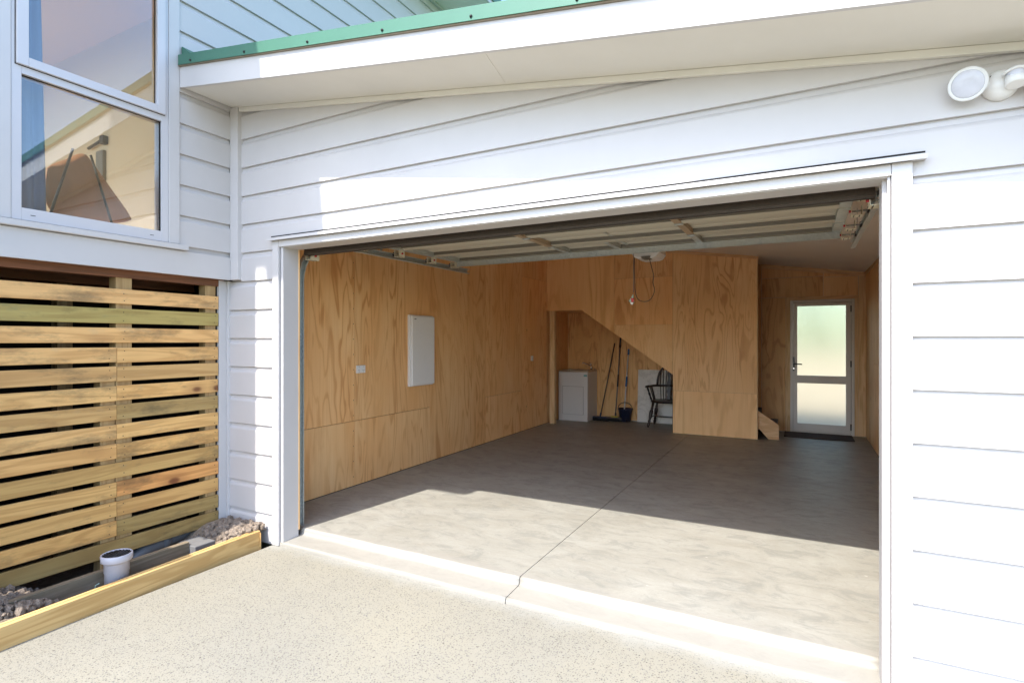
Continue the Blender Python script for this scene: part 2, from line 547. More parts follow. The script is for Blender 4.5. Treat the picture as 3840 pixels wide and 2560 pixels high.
# ---------------------------------------------------------------- measurements (metres, z = 0 is the garage floor)
YF = 2.96            # face of the garage cladding
YJ = 2.935           # face of the door facings
XW = -4.20           # face of the house wing cladding
OX0, OX1, OZ = -3.633, 0.355, 2.262   # door opening
PITCH = 0.2352
Z0 = 2.253           # one weatherboard line
GZ = -0.09           # driveway level
S = lambda x: 2.860 - 0.1445 * x      # garage soffit
C = lambda x: 2.735 - 0.145 * x       # garage ceiling

# ---------------------------------------------------------------- ground
b = NB(); box(b, -300, 300, -300, 300, -0.75, -0.70)
struct(obj("ground", b, 'lawn'))
b = NB()
box(b, -3.70, 12, -26, YF - 0.012, -0.30, GZ)  # widened out of view so the sunlit paving bounces light into the garage
box(b, -14, -3.70, -26, -2.2, -0.30, GZ)
struct(obj("driveway", b, 'agg'))
b = NB(); box(b, -60, 60, -34, -26.0, -0.30, GZ - 0.02)
struct(obj("road", b, 'path'))

# soil strip beside the driveway and under the house, gently uneven
b = NB()
nx, ny = 44, 60
gv = {}
for i in range(nx + 1):
    for j in range(ny + 1):
        x = -8.6 + (8.6 - 3.785) * (i / nx) ** 0.6
        y = -0.6 + 3.9 * j / ny
        h = -0.155 + 0.012 * math.sin(x * 9 + y * 5) + 0.008 * random.random()
        h += 0.185 * math.exp(-(((y - 2.84) / 0.24) ** 4)) * (1 if x > -4.5 else 0.4)
        h += 0.18 / (1 + math.exp((y - 1.60) / .06)) * (1 if x > -4.4 else .5)
        gv[i, j] = b.verts.new((x, y, h))
for i in range(nx):
    for j in range(ny):
        b.faces.new([gv[i, j], gv[i + 1, j], gv[i + 1, j + 1], gv[i, j + 1]]).smooth = True
struct(obj("soil_strip", b, 'soil'))

def stones(name, n, fn, rng):
    b = NB()
    for k in range(n):
        x, y, z, r = fn()
        m = Matrix.Translation((x, y, z)) @ Euler([random.random() * 6 for _ in range(3)]).to_matrix().to_4x4() @ Matrix.Diagonal((r * random.uniform(.8, 1.4), r * random.uniform(.7, 1.1), r * random.uniform(.6, .9), 1))
        g = bmesh.ops.create_icosphere(b, subdivisions=1, radius=1, matrix=m)
        for v in g['verts']:
            v.co += Vector([random.uniform(-1, 1) for _ in range(3)]) * r * 0.16
    o = obj(name, b, 'stone')
    return struct(o, 'stuff')
def pile_a():
    y = random.gauss(2.80, .13); y = min(y, 2.925); y = max(y, 2.5)
    x = random.uniform(-4.22, -3.80)
    return x, y, -0.150 + 0.185 * math.exp(-(((y - 2.84) / 0.24) ** 4)) + random.random() * .02, random.choice((.008, .012, .018, .024, .03))
def pile_b():
    y = random.uniform(1.0, 1.72)
    x = random.uniform(-4.35, -3.80)
    return x, y, -0.150 + 0.18 / (1 + math.exp((y - 1.60) / .06)) + random.random() * .02, random.choice((.006, .01, .014, .02, .032))
stones("soil_clods", 330, pile_a, 1)
stones("gravel", 640, pile_b, 2)

# ---------------------------------------------------------------- garage floor with its stepped and rounded front lip
floor = struct(bpy.data.objects.new("garage_floor", None)); COL.objects.link(floor)
def lip_profile():
    pts = [(3.30, 0.0)]
    r = 0.020
    for k in range(0, 7):                                   # upper nosing
        a = R(90 * k / 6)
        pts.append((3.160 - r * math.sin(a), 0.0 - r + r * math.cos(a)))
    pts += [(3.137, -0.040), (3.130, -0.0455), (3.117, -0.049)]   # cove
    r2 = 0.016
    pts.append((2.980, -0.056))
    for k in range(0, 6):
        a = R(90 * k / 5)
        pts.append((2.966 - r2 * math.sin(a), -0.057 - r2 + r2 * math.cos(a)))
    pts += [(2.948, -0.30), (3.30, -0.30)]
    return pts
for x0, x1 in ((OX0 + 0.004, -1.6125), (-1.6075, OX1 - 0.004)):
    b = NB()
    # sweep in short steps so the lip can be a touch uneven
    prof = lip_profile()
    n = 34
    rows = []
    for i in range(n + 1):
        x = x0 + (x1 - x0) * i / n
        w = 0.0028 * math.sin(x * 7.3) + 0.0016 * math.sin(x * 23 + 1)
        rows.append([b.verts.new((x, y + (w if y < 3.2 else 0), z)) for y, z in prof])
    m = len(prof)
    for i in range(n):
        for k in range(m):
            f = b.faces.new([rows[i][k], rows[i][(k + 1) % m], rows[i + 1][(k + 1) % m], rows[i + 1][k]])
            f.smooth = (1 <= k <= 6) or (7 <= k <= 9) or (11 <= k <= 15)
    b.faces.new(rows[0]); b.faces.new(rows[-1][::-1])
    obj("step_lip", b, 'conc', floor)
for x0, x1 in ((-4.15, -1.6125), (-1.6075, 0.90)):
    b = NB()
    box(b, x0, x1, 3.30, 10.25, -0.30, 0.0)
    if x0 < -2: box(b, x0, OX0, 3.10, 3.30, -0.30, 0.0)
    else: box(b, OX1, x1, 3.10, 3.30, -0.30, 0.0)
    obj("concrete_slab", b, 'conc', floor)
b = NB()
box(b, -1.6135, -1.6065, 3.17, 10.2, -0.20, -0.012)
box(b, -1.6135, -1.6065, 2.985, 3.169, -0.20, -0.066)
obj("joint_filler", b, 'dark', floor)

# ================================================================ GARAGE
garage = thing("garage", "white weatherboard garage with open door and pale plywood lined inside", "garage", (-1.6, 3.0, 0))

def board_profile(z0):
    return [(-0.028, z0), (0.0, z0), (0.0, z0 + 0.184), (-0.004, z0 + 0.194), (-0.0135, z0 + 0.205), (-0.0165, z0 + 0.224), (-0.0200, z0 + 0.2310), (-0.0200, z0 + 0.2345), (-0.028, z0 + 0.2345)]
def board(parent, plane, axis, a0, a1, z0, clip=None, cut=None, name="weatherboard", jit=0.0):
    """axis 'x': faces -y ; axis 'y': faces +x"""
    b = NB()
    fn = (lambda d, z, a: (a, plane - d, z)) if axis == 'x' else (lambda d, z, a: (plane + d, a, z))
    prism(b, board_profile(z0), a0, a1, fn)
    if cut:                                               # a notch over the door facing
        ca, cb, cz = cut
        geo = b.verts[:] + b.edges[:] + b.faces[:]
        b.free()
        b = NB()
        prism(b, board_profile(z0), a0, ca, fn)
        prof = [(-0.028, cz), (0.0, cz)] + board_profile(z0)[2:]
        prism(b, prof, ca, cb, fn)
        prism(b, board_profile(z0), cb, a1, fn)
    if clip:
        co, no = clip
        geo = b.verts[:] + b.edges[:] + b.faces[:]
        r = bmesh.ops.bisect_plane(b, geom=geo, plane_co=co, plane_no=no, clear_outer=True)
        ed = [e for e in b.edges if e.is_boundary]
        if ed: bmesh.ops.holes_fill(b, edges=ed)
        if not b.faces:
            b.free(); return None
    return obj(name, b, 'white', parent)

XR = 1.75          # right end of the garage front, outside the picture
# wall core behind the cladding
b = NB()
slab(b, -4.27, OX0 + 0.03, YF + 0.03, 3.098, -0.085, lambda x: S(x) + .10)
slab(b, OX1 - 0.03, XR, YF + 0.03, 3.098, -0.085, lambda x: S(x) + .10)
slab(b, OX0 + 0.03, OX1 - 0.03, YF + 0.03, 3.098, OZ + 0.03, lambda x: S(x) + .10)
front = obj("front_wall", b, 'white', garage)
clip = ((0, 0, S(0) - 0.012), (0.1445, 0, 1))
for k in range(-6, 12):
    z = Z0 + PITCH * k
    if k < 0: continue
    x0 = -4.115
    cut = (-3.702, 0.430, 2.3560) if k == 0 else None
    board(front, YF, 'x', x0, XR, z, clip, cut)
for k in range(1, 11):
    z = Z0 - PITCH * k
    xl = -4.115 if z > 2.0 else -4.268
    board(front, YF, 'x', xl, -3.702, z if k < 10 else z)
    board(front, YF, 'x', 0.430, XR, z)
# base board ends just above the drive: last row trimmed
# door facings
bx("door_facing", (-3.703, OX0, YJ, YF + .03, -0.086, 2.314), 'trim', garage, 0.002)
bx("door_facing", (OX1, 0.431, YJ, YF + .03, -0.086, 2.314), 'trim', garage, 0.002)
bx("head_facing", (OX0 + .0015, OX1 - .0015, YJ + 0.002, YF + .03, OZ, 2.3125), 'trim', garage, 0.0015)
b = NB()
prism(b, [(2.905, 2.311), (2.905, 2.334), (2.958, 2.3405), (2.958, 2.3165), (2.911, 2.3155), (2.911, 2.311)], -3.735, 0.480, lambda p, q, a: (a, p, q))
obj("head_flashing", b, 'trim', garage)
bx("flashing_gap", (-3.733, 0.478, 2.948, 2.975, 2.3412, 2.3550), 'dark', garage)
# linings
bx("door_lining", (OX0 + .012, OX0 + 0.036, 2.952, 3.10, -0.060, OZ + .012), 'trim', garage, 0.001)
bx("door_lining", (OX1 - 0.014, OX1 - .003, 2.952, 3.10, -0.055, OZ + .012), 'trim', garage, 0.001)
bx("head_lining", (OX0 + 0.037, OX1 - 0.0145, 2.950, 3.10, OZ - 0.004, OZ + .020), 'trim', garage, 0.001)
# internal corner box where garage meets wing
bx("corner_trim", (-4.212, -4.112, 2.925, YF + .02, 2.030, S(-4.15) - .0), 'trim', garage, 0.002)
bx("lower_corner_trim", (-4.300, -4.266, 2.948, YF + .03, -0.12, 2.026), 'trim', garage, 0.002)
# barge board, soffit, trim
b = NB()
slab(b, -4.195, XR + 0.45, 2.50, 2.522, lambda x: S(x) - 0.010, lambda x: S(x) + 0.146)
obj("barge_board", b, 'trim', garage, 0.0015)
b = NB()
slab(b, -4.195, XR + .45, 2.5225, YF + 0.03, lambda x: S(x), lambda x: S(x) + 0.02)
obj("soffit", b, 'soffit', garage)
b = NB()
v = [(-1.526, 2.524), (-1.504, 2.524), (-1.592, 2.932), (-1.614, 2.932)]
lo = [b.verts.new((x, y, S(x) - 0.0025)) for x, y in v]; hi = [b.verts.new((x, y, S(x) - 0.0005)) for x, y in v]
for i in range(4): b.faces.new([lo[i], lo[(i + 1) % 4], hi[(i + 1) % 4], hi[i]])
b.faces.new(lo); b.faces.new(hi)
obj("soffit_joiner", b, 'soffit', garage)
b = NB()
slab(b, -4.11, XR, 2.934, 2.9585, lambda x: S(x) - 0.036, lambda x: S(x) - 0.001)
obj("soffit_trim", b, 'soffit', garage, 0.003)
# green roof edge and roof
b = NB()
zt = 0.153
for x0, x1 in ((-4.185, -1.2), (-1.2015, XR + .47)):
    A = []
    for x in (x0, x1):
        s = S(x)
        yy = 0.0 if x0 < -2 else -0.0015
        pr = [(2.476, s + zt - .002), (2.482, s + zt + .004), (2.482, s + zt + 0.078), (2.60, s + zt + 0.084), (2.60, s + zt + .080), (2.4845, s + zt + 0.0745), (2.4845, s + zt)]
        A.append([b.verts.new((x, y + yy, z)) for y, z in pr])
    n = len(A[0])
    for i in range(n):
        b.faces.new([A[0][i], A[0][(i + 1) % n], A[1][(i + 1) % n], A[1][i]])
    b.faces.new(A[0]); b.faces.new(A[1][::-1])
fl = obj("roof_flashing", b, 'green', garage)
for x in (-4.03, -3.417, -2.798, -2.177, -1.562, -0.958, -0.34, 0.27):
    b = NB()
    lathe(b, [(0.009, 0), (0.009, 0.002), (0.0055, 0.003), (0.0055, 0.008), (0.002, 0.009)], (x, 2.481, S(x) + zt + 0.022), 8, (0, -1, 0))
    obj("screw", b, 'rod', fl)
b = NB()
slab(b, -4.19, XR + .45, 2.486, 2.56, lambda x: S(x) + 0.147, lambda x: S(x) + zt + 0.070)
obj("packer", b, 'packer', garage)
b = NB()
slab(b, -4.26, XR + 0.5, 2.57, 10.9, lambda x: S(x) + 0.147, lambda x: S(x) + zt + 0.074)
obj("roof", b, 'green', garage)
b = NB()
prism(b, [(-4.197, 3.70), (-4.197, 3.775), (-4.185, 3.772), (-4.10, 3.71), (-4.10, 3.70)], 2.515, 10.4, lambda p, q, a: (p, a, q))
obj("apron_flashing", b, 'green', garage)

# outer shell
b = NB()
slab(b, -4.27, -4.165, 3.10, 10.36, -0.3, lambda x: C(x) + .1)
left_wall = obj("left_wall", b, 'dark', garage)
b = NB()
slab(b, 0.915, 1.02, 3.10, 10.36, -0.3, lambda x: C(x) + .1)
right_wall = obj("right_wall", b, 'white', garage)
b = NB()
DX0, DX1, DZ = -0.165, 0.748, 2.19      # back door opening
slab(b, -4.27, DX0, 10.265, 10.36, -0.3, lambda x: C(x) + .1)
slab(b, DX1, 1.02, 10.265, 10.36, -0.3, lambda x: C(x) + .1)
slab(b, DX0, DX1, 10.265, 10.36, DZ, lambda x: C(x) + .1)
back_wall = obj("back_wall", b, 'white', garage)
b = NB()
slab(b, -4.16, 0.91, 3.098, 10.27, lambda x: C(x), lambda x: C(x) + 0.02)
obj("ceiling", b, 'ceil', garage)
b = NB()   # inside face of the front wall
slab(b, -4.15, OX0 + .04, 3.0985, 3.11, 0.0, lambda x: C(x) - .002)
slab(b, OX1 - .002, 0.90, 3.0985, 3.11, 0.0, lambda x: C(x) - .002)
slab(b, OX0 + .04, OX1 - .002, 3.0985, 3.11, OZ + .025, lambda x: C(x) - .002)
obj("front_lining", b, 'ply_plain', garage)

G = 0.0022
def ply_x(y0, y1, z0, z1, mat='ply', x=-4.15, s=-1):          # panels on left (s=-1) or right (s=1) walls
    b = NB()
    hi = z1 if callable(z1) else (lambda xx: z1 - G)
    xa, xb = (x - .012, x) if s < 0 else (x, x + .012)
    slab(b, xa, xb, y0 + G, y1 - G, z0 + G, (lambda xx: hi(x)))
    return obj("plywood_panel", b, mat, left_wall if s < 0 else right_wall)
CL = lambda x: C(x) - .003
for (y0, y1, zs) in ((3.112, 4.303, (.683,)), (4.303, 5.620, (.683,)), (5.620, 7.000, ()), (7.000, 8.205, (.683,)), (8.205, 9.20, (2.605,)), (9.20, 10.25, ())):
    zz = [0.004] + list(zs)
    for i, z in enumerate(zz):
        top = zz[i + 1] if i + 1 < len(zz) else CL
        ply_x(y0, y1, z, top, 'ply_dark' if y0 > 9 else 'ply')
for (y0, y1, zs) in ((3.112, 4.3, ()), (4.3, 5.5, (1.2,)), (5.5, 6.7, ()), (6.7, 7.9, ()), (7.9, 9.1, (1.2,)), (9.1, 10.25, ())):
    zz = [0.004] + list(zs)
    for i, z in enumerate(zz):
        top = zz[i + 1] if i + 1 < len(zz) else CL
        ply_x(y0, y1, z, top, 'ply_plain', 0.90, 1)
# nails along the joints on the left wall
b = NB()
for yy in (3.50, 4.285):
    for k in range(17):
        z = 0.1 + k * 0.16
        box(b, -4.1515, -4.1490, yy - .004, yy + .004, z - .004, z + .004)
nl = obj("nail_heads", b, 'pole_dark', left_wall)
nl['kind'] = 'stuff'

def ply_y(poly, y, mat='ply', parent=None, th=.012):
    b = NB()
    prism(b, poly, y, y + th, lambda p, q, a: (p, a, q))
    return obj("plywood_panel", b, mat, parent)
def rect(x0, x1, z0, z1):
    f = z1 if callable(z1) else (lambda x: z1 - G)
    return [(x0 + G, z0 + G), (x1 - G, z0 + G), (x1 - G, f(x1)), (x0 + G, f(x0))]
# right-hand part and closet part of the back wall
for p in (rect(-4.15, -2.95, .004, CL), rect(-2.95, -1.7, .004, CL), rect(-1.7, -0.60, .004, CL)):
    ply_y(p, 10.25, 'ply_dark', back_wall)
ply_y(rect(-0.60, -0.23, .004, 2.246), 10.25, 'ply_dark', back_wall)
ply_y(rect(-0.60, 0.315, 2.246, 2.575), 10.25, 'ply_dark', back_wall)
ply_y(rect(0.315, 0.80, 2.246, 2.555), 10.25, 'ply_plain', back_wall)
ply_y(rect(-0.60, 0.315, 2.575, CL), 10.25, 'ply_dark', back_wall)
ply_y(rect(0.315, 0.90, 2.555, CL), 10.25, 'ply', back_wall)
bx("timber_trim", (0.802, 0.899, 10.232, 10.25, 0.004, 2.553), 'pine_z', back_wall)
bx("timber_trim", (0.75, 0.800, 10.236, 10.25, 0.004, 2.20), 'pine_z', back_wall)
bx("timber_trim", (-0.230, DX0 + .001, 10.232, 10.25, 0.004, 2.246), 'pine_z', back_wall)
bx("timber_trim", (DX0 + .002, 0.800, 10.234, 10.25, DZ + .002, 2.246), 'pine_x', back_wall)
b = NB(); slab(b, -0.60, 0.88, 10.225, 10.2495, lambda x: C(x) - .065, lambda x: C(x) - .001)
obj("timber_trim", b, 'pine_x', back_wall)
b = NB(); slab(b, 0.885, 0.899, 3.12, 10.25, lambda x: C(.9) - .05, lambda x: C(.9) - .001)
obj("timber_trim", b, 'pine_z', right_wall)

# the wall in front of the stairs, 9.2 m back
YC = 9.20
b = NB()
prism(b, [(-4.149, 2.08), (-3.47, 2.08), (-1.88, .975), (-1.88, .004), (-.608, .004), (-.608, C(-.608) - .005), (-4.149, C(-4.149) - .005)], YC + .013, YC + .085, lambda p, q, a: (p, a, q))
stair_wall = obj("stair_wall", b, 'dark', garage)
dg = lambda x: 2.065 + (x + 3.471) * (0.963 - 2.065) / (-1.872 + 3.471)
ply_y([(-4.149, 2.068), (-3.471, 2.068), (-2.868 - G, dg(-2.868)), (-2.868 - G, CL(-2.868)), (-4.149, CL(-4.149))], YC, 'ply_plain', stair_wall)
ply_y([(-2.868 + G, 2.588), (-1.872 - G, 2.588), (-1.872 - G, CL(-1.872)), (-2.868 + G, CL(-2.868))], YC, 'ply', stair_wall)
ply_y([(-2.868 + G, 1.789), (-1.872 - G, 1.789), (-1.872 - G, 2.585), (-2.868 + G, 2.585)], YC, 'ply', stair_wall)
ply_y([(-2.868 + G, dg(-2.868)), (-1.872 - G, .963), (-1.872 - G, 1.7875), (-2.868 + G, 1.7875)], YC, 'ply_figured', stair_wall)
ply_y([(-1.872 + G, .004), (-.606, .004), (-.606, .700), (-1.872 + G, .700)], YC, 'ply_plain', stair_wall)
ply_y([(-1.872 + G, .7025), (-.606, .7025), (-.606, CL(-.606)), (-1.872 + G, CL(-1.872))], YC, 'ply_figured', stair_wall)
bx("end_trim", (-.6065, -.594, YC - .002, YC + .088, .004, 2.80), 'pine_z', stair_wall)
bx("stud", (-4.082, -3.985, YC - .022, YC + .075, 0.002, 2.062), 'pine_z', stair_wall, 0.003)
b = NB(); slab(b, -4.14, -.585, YC - .018, YC - .0005, lambda x: C(x) - .045, lambda x: C(x) - .0015)
obj("timber_trim", b, 'pine_x', stair_wall)
b = NB()
prism(b, [(-3.471, 2.068), (-1.872, .966), (-0.9, .30), (-0.9, .34), (-1.872, 1.006), (-3.471, 2.11), (-4.149, 2.11), (-4.149, 2.068)], YC + .087, 10.245, lambda p, q, a: (p, a, q))
obj("stair_underside", b, 'ply_plain', stair_wall)

# stairs behind that wall
stairs = thing("stairs", "timber stair foot coming out behind the plywood stair wall", "stairs", (-.4, 9.7, 0))
bm_ = NB()
prism(bm_, [(-.303, .004), (-.303, .232), (-.585, .425), (-1.9, 1.33), (-1.9, 1.10), (-.62, .205), (-.45, .004)], 9.295, 9.33, lambda p, q, a: (p, a, q))
obj("stringer", bm_, 'pine_x', stairs)
for k in range(4):
    bx("tread", (-.62 - .25 * k, -.345 - .25 * k, 9.332, 10.23, .175 + .18 * k, .205 + .18 * k), 'carpet', stairs)
    bx("riser", (-.60 - .25 * k + .24, -.60 - .25 * k + .252, 9.332, 10.23, .004 + .18 * k, .174 + .18 * k), 'carpet', stairs)

# back door
bd = NB()
for d in ((DX0, DX0 + .045, 0.0, DZ), (DX1 - .045, DX1, 0, DZ)):
    box(bd, d[0] + .001, d[1] - .001, 10.215, 10.33, d[2] + .004, d[3] - .002)
box(bd, DX0 + .045, DX1 - .045, 10.215, 10.33, DZ - .045, DZ - .002)
box(bd, DX0 + .045, DX1 - .045, 10.215, 10.33, 0.004, 0.03)
box(bd, DX0 + .045, DX0 + .075, 10.268, 10.30, 0.03, DZ - .045)
box(bd, DX1 - .075, DX1 - .045, 10.268, 10.30, 0.03, DZ - .045)
box(bd, DX0 + .075, DX1 - .075, 10.268, 10.30, DZ - .075, DZ - .045)
box(bd, DX0 + .075, DX1 - .075, 10.268, 10.30, 0.03, .06)
door = obj("back_door", bd, 'alu_grey', garage, 0.002)
lx0, lx1, lz0, lz1 = DX0 + .052, DX1 - .052, .036, DZ - .052
gx0, gx1 = -.059, .631
b = NB()
box(b, lx0, gx0, 10.225, 10.265, lz0, lz1)
box(b, gx1, lx1, 10.225, 10.265, lz0, lz1)
box(b, gx0, gx1, 10.225, 10.265, lz0, .158)
box(b, gx0, gx1, 10.225, 10.265, .822, .948)
box(b, gx0, gx1, 10.225, 10.265, 2.09, lz1)
obj("door_leaf", b, 'alu_grey', door, .0015)
bx("pane", (gx0 + .001, gx1 - .001, 10.242, 10.248, .159, .821), 'frost', door)
bx("pane", (gx0 + .001, gx1 - .001, 10.242, 10.248, .949, 2.089), 'frost', door)
b = NB()
box(b, -.125, -.097, 10.213, 10.225, 1.02, 1.255)
tube(b, [(-.111, 10.222, 1.137), (-.111, 10.175, 1.137), (-.10, 10.168, 1.137), (0.01, 10.168, 1.134)], .010, 8)
obj("handle", b, 'black', door)
b = NB(); lathe(b, [(.011, 0), (.011, .006)], (-.111, 10.213, 1.06), 10, (0, -1, 0)); obj("lock_cylinder", b, 'chrome', door)
for z in (.14, 1.15, 2.03):
    b = NB(); tube(b, [(lx1 + .004, 10.218, z - .05), (lx1 + .004, 10.218, z + .05)], .010, 8); obj("hinge", b, 'black', door)

# ---------------------------------------------------------------- sectional door, open overhead
gd = NB()
XD0, XD1 = -3.575, 0.300
sections = [((3.20, 2.262), (3.81, 2.425)), ((3.815, 2.43), (4.345, 2.435)), ((4.355, 2.437), (4.895, 2.442)), ((4.905, 2.442), (5.40, 2.447))]
def sec_pt(sct, t, d):
    (y0, z0), (y1, z1) = sct
    L = math.hypot(y1 - y0, z1 - z0); ty, tz = (y1 - y0) / L, (z1 - z0) / L
    return (y0 + ty * t * L + tz * d * 1.0, z0 + tz * t * L - ty * d)
# the whole upper skin of the door
for sct in sections:
    prism(gd, [sec_pt(sct, 0, -.048), sec_pt(sct, 1, -.048), sec_pt(sct, 1, -.052), sec_pt(sct, 0, -.052)], XD0, XD1, lambda p, q, a: (a, p, q))
gdoor = obj("garage_door", gd, 'skin', garage)
for i, sct in enumerate(sections):
    b = NB()
    # ribbed inner face: flat, rib, flat, and the two turned-down lips
    L = math.hypot(sct[1][0] - sct[0][0], sct[1][1] - sct[0][1])
    t = lambda m: m / L
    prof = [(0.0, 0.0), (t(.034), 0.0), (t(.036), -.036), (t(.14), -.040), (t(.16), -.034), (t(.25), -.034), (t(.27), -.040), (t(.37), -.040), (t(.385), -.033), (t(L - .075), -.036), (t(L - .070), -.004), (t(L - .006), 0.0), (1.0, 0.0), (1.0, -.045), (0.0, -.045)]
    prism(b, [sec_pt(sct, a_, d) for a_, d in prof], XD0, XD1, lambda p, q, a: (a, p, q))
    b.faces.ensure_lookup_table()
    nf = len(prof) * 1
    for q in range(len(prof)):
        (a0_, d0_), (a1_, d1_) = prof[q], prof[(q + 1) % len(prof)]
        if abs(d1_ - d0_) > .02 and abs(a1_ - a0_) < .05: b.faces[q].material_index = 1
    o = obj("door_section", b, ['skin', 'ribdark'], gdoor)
    for f in o.data.polygons:
        c = f.center
    # upright stiffeners
    for sx, w in ((-3.545, .07), (-2.16, .055), (-1.615, .050), (-0.84, .055), (0.262, .07)):
        if sx == -1.615 and i != 3: continue
        b = NB()
        prism(b, [sec_pt(sct, .045, -.005), sec_pt(sct, .955, -.005), sec_pt(sct, .955, .006), sec_pt(sct, .045, .006)], sx - w / 2, sx + w / 2, lambda p, q, a: (a, p, q))
        prism(b, [sec_pt(sct, .05, -.034), sec_pt(sct, .93, -.034), sec_pt(sct, .955, -.004), sec_pt(sct, .045, -.004)], sx + w / 2 - .003, sx + w / 2, lambda p, q, a: (a, p, q))
        prism(b, [sec_pt(sct, .05, -.034), sec_pt(sct, .93, -.034), sec_pt(sct, .955, -.004), sec_pt(sct, .045, -.004)], sx - w / 2, sx - w / 2 + .003, lambda p, q, a: (a, p, q))
        obj("stile", b, 'galv' if abs(sx + 1.6) > 1.5 or i == 3 else 'stile', gdoor)
    if i:
        y, z = sct[0][0] - .005, sct[0][1] + .001
        for sx in (-2.16, -0.84):
            b = NB()
            box(b, sx - .034, sx + .034, y - .022, y + .022, z - .010, z - .006)
            tube(b, [(sx - .034, y, z - .012), (sx + .034, y, z - .012)], .006, 8)
            for dx in (-.025, .025):
                for dy in (-.015, .015):
                    lathe(b, [(.005, 0), (.005, .006), (.002, .008)], (sx + dx, y + dy, z - .010), 6, (0, 0, -1))
            obj("hinge", b, 'galv', gdoor)
# roller brackets at both ends
for side, xs in ((-1, -3.600), (1, 0.330)):
    for y, z in ((3.245, 2.262), (3.83, 2.432), (4.36, 2.438), (4.905, 2.442), (5.36, 2.448)):
        b = NB()
        box(b, xs - .032, xs + .032, y - .045, y + .045, z - .070, z - .066)
        box(b, xs - .032, xs - .029, y - .045, y + .045, z - .066, z + .0)
        box(b, xs + .029, xs + .032, y - .045, y + .045, z - .066, z + .0)
        box(b, xs - .019, xs - .014, y - .034, y + .034, z - .0715, z - .0695, 1)
        box(b, xs + .014, xs + .019, y - .034, y + .034, z - .0715, z - .0695, 1)
        obj("roller_bracket", b, ['zinc', 'dark'], gdoor)
        b = NB()
        tube(b, [(xs - side * .04, y, z - .035), (xs + side * .075, y, z - .035)], .006, 8)
        lathe(b, [(.009, -.0), (.009, .02)], (xs - side * .045, y, z - .035), 8, (side, 0, 0), 1)
        lathe(b, [(.022, 0), (.022, .010), (.016, .013)], (xs + side * .062, y, z - .035), 14, (side, 0, 0), 2)
        obj("roller", b, ['galv', 'red', 'black'], gdoor)
# strut at the far end
b = NB()
prism(b, [(5.345, 2.388), (5.349, 2.388), (5.349, 2.441), (5.395, 2.441), (5.395, 2.445), (5.345, 2.445)], -3.56, 0.285, lambda p, q, a: (a, p, q))
prism(b, [(5.337, 2.384), (5.350, 2.384), (5.350, 2.3875), (5.337, 2.3875)], -3.56, 0.285, lambda p, q, a: (a, p, q))
obj("strut", b, 'galv', gdoor)
b = NB()
prism(b, [(3.150, 2.230), (3.162, 2.226), (3.215, 2.232), (3.222, 2.268), (3.158, 2.272)], OX0 + .037, OX1 - .037, lambda p, q, a: (a, p, q))
for k in range(3):
    box(b, OX0 + .037, OX1 - .037, 3.166 + .016 * k, 3.172 + .016 * k, 2.222, 2.230)
obj("seal", b, 'rubber', gdoor)
# tracks
def track(xs, side):
    pts = [(3.185, -.01), (3.185, 1.0), (3.185, 2.02)]
    for k in range(1, 9):
        a = R(90 * k / 8)
        pts.append((3.185 + .36 * (1 - math.cos(a)), 2.02 + .36 * math.sin(a)))
    pts += [(4.5, 2.384), (5.78, 2.386)]
    b = NB()
    # C section: web plus two lips
    n = len(pts)
    def sweep(offs):
        rows = []
        for i, (y, z) in enumerate(pts):
            if i == 0: d = Vector((pts[1][0] - y, pts[1][1] - z))
            elif i == n - 1: d = Vector((y - pts[-2][0], z - pts[-2][1]))
            else: d = Vector((pts[i + 1][0] - pts[i - 1][0], pts[i + 1][1] - pts[i - 1][1]))
            d.normalize(); nn = Vector((d.y, -d.x))
            rows.append([b.verts.new((xs + side * ox, y + nn.x * on, z + nn.y * on)) for ox, on in offs])
        m = len(offs)
        for i in range(n - 1):
            for k in range(m):
                b.faces.new([rows[i][k], rows[i][(k + 1) % m], rows[i + 1][(k + 1) % m], rows[i + 1][k]])
        b.faces.new(rows[0]); b.faces.new(rows[-1][::-1])
    sweep([(.030, -.028), (.030, .028), (-.004, .028), (-.004, .020), (-.0015, .020), (-.0015, .0255), (.0275, .0255), (.0275, -.0255), (-.0015, -.0255), (-.0015, -.020), (-.004, -.020), (-.004, -.028)])
    o = obj("door_track", b, 'galv', garage)
    for z in (0.25, 1.2, 1.98):
        b = NB(); box(b, min(xs + side * .031, xs + side * .045), max(xs + side * .031, xs + side * .045), 3.112, 3.20, z - .04, z + .04)
        for q in (-.02, .02): lathe(b, [(.006, 0), (.006, .006)], (xs + side * .03, 3.185, z + q), 8, (-side, 0, 0))
        obj("bracket", b, 'galv', o)
    for y in (4.2, 5.6):
        b = NB(); box(b, xs + side * .034 - .002, xs + side * .034 + .002, y - .016, y + .016, 2.36, C(xs) - .003)
        obj("hanger", b, 'galv', o)
track(-3.665, -1)
track(0.395, 1)
# torsion shaft in front, above the opening
b = NB(); tube(b, [(-3.7, 3.16, 2.60), (.42, 3.16, 2.60)], .013, 8)
obj("torsion_shaft", b, 'galv', garage)

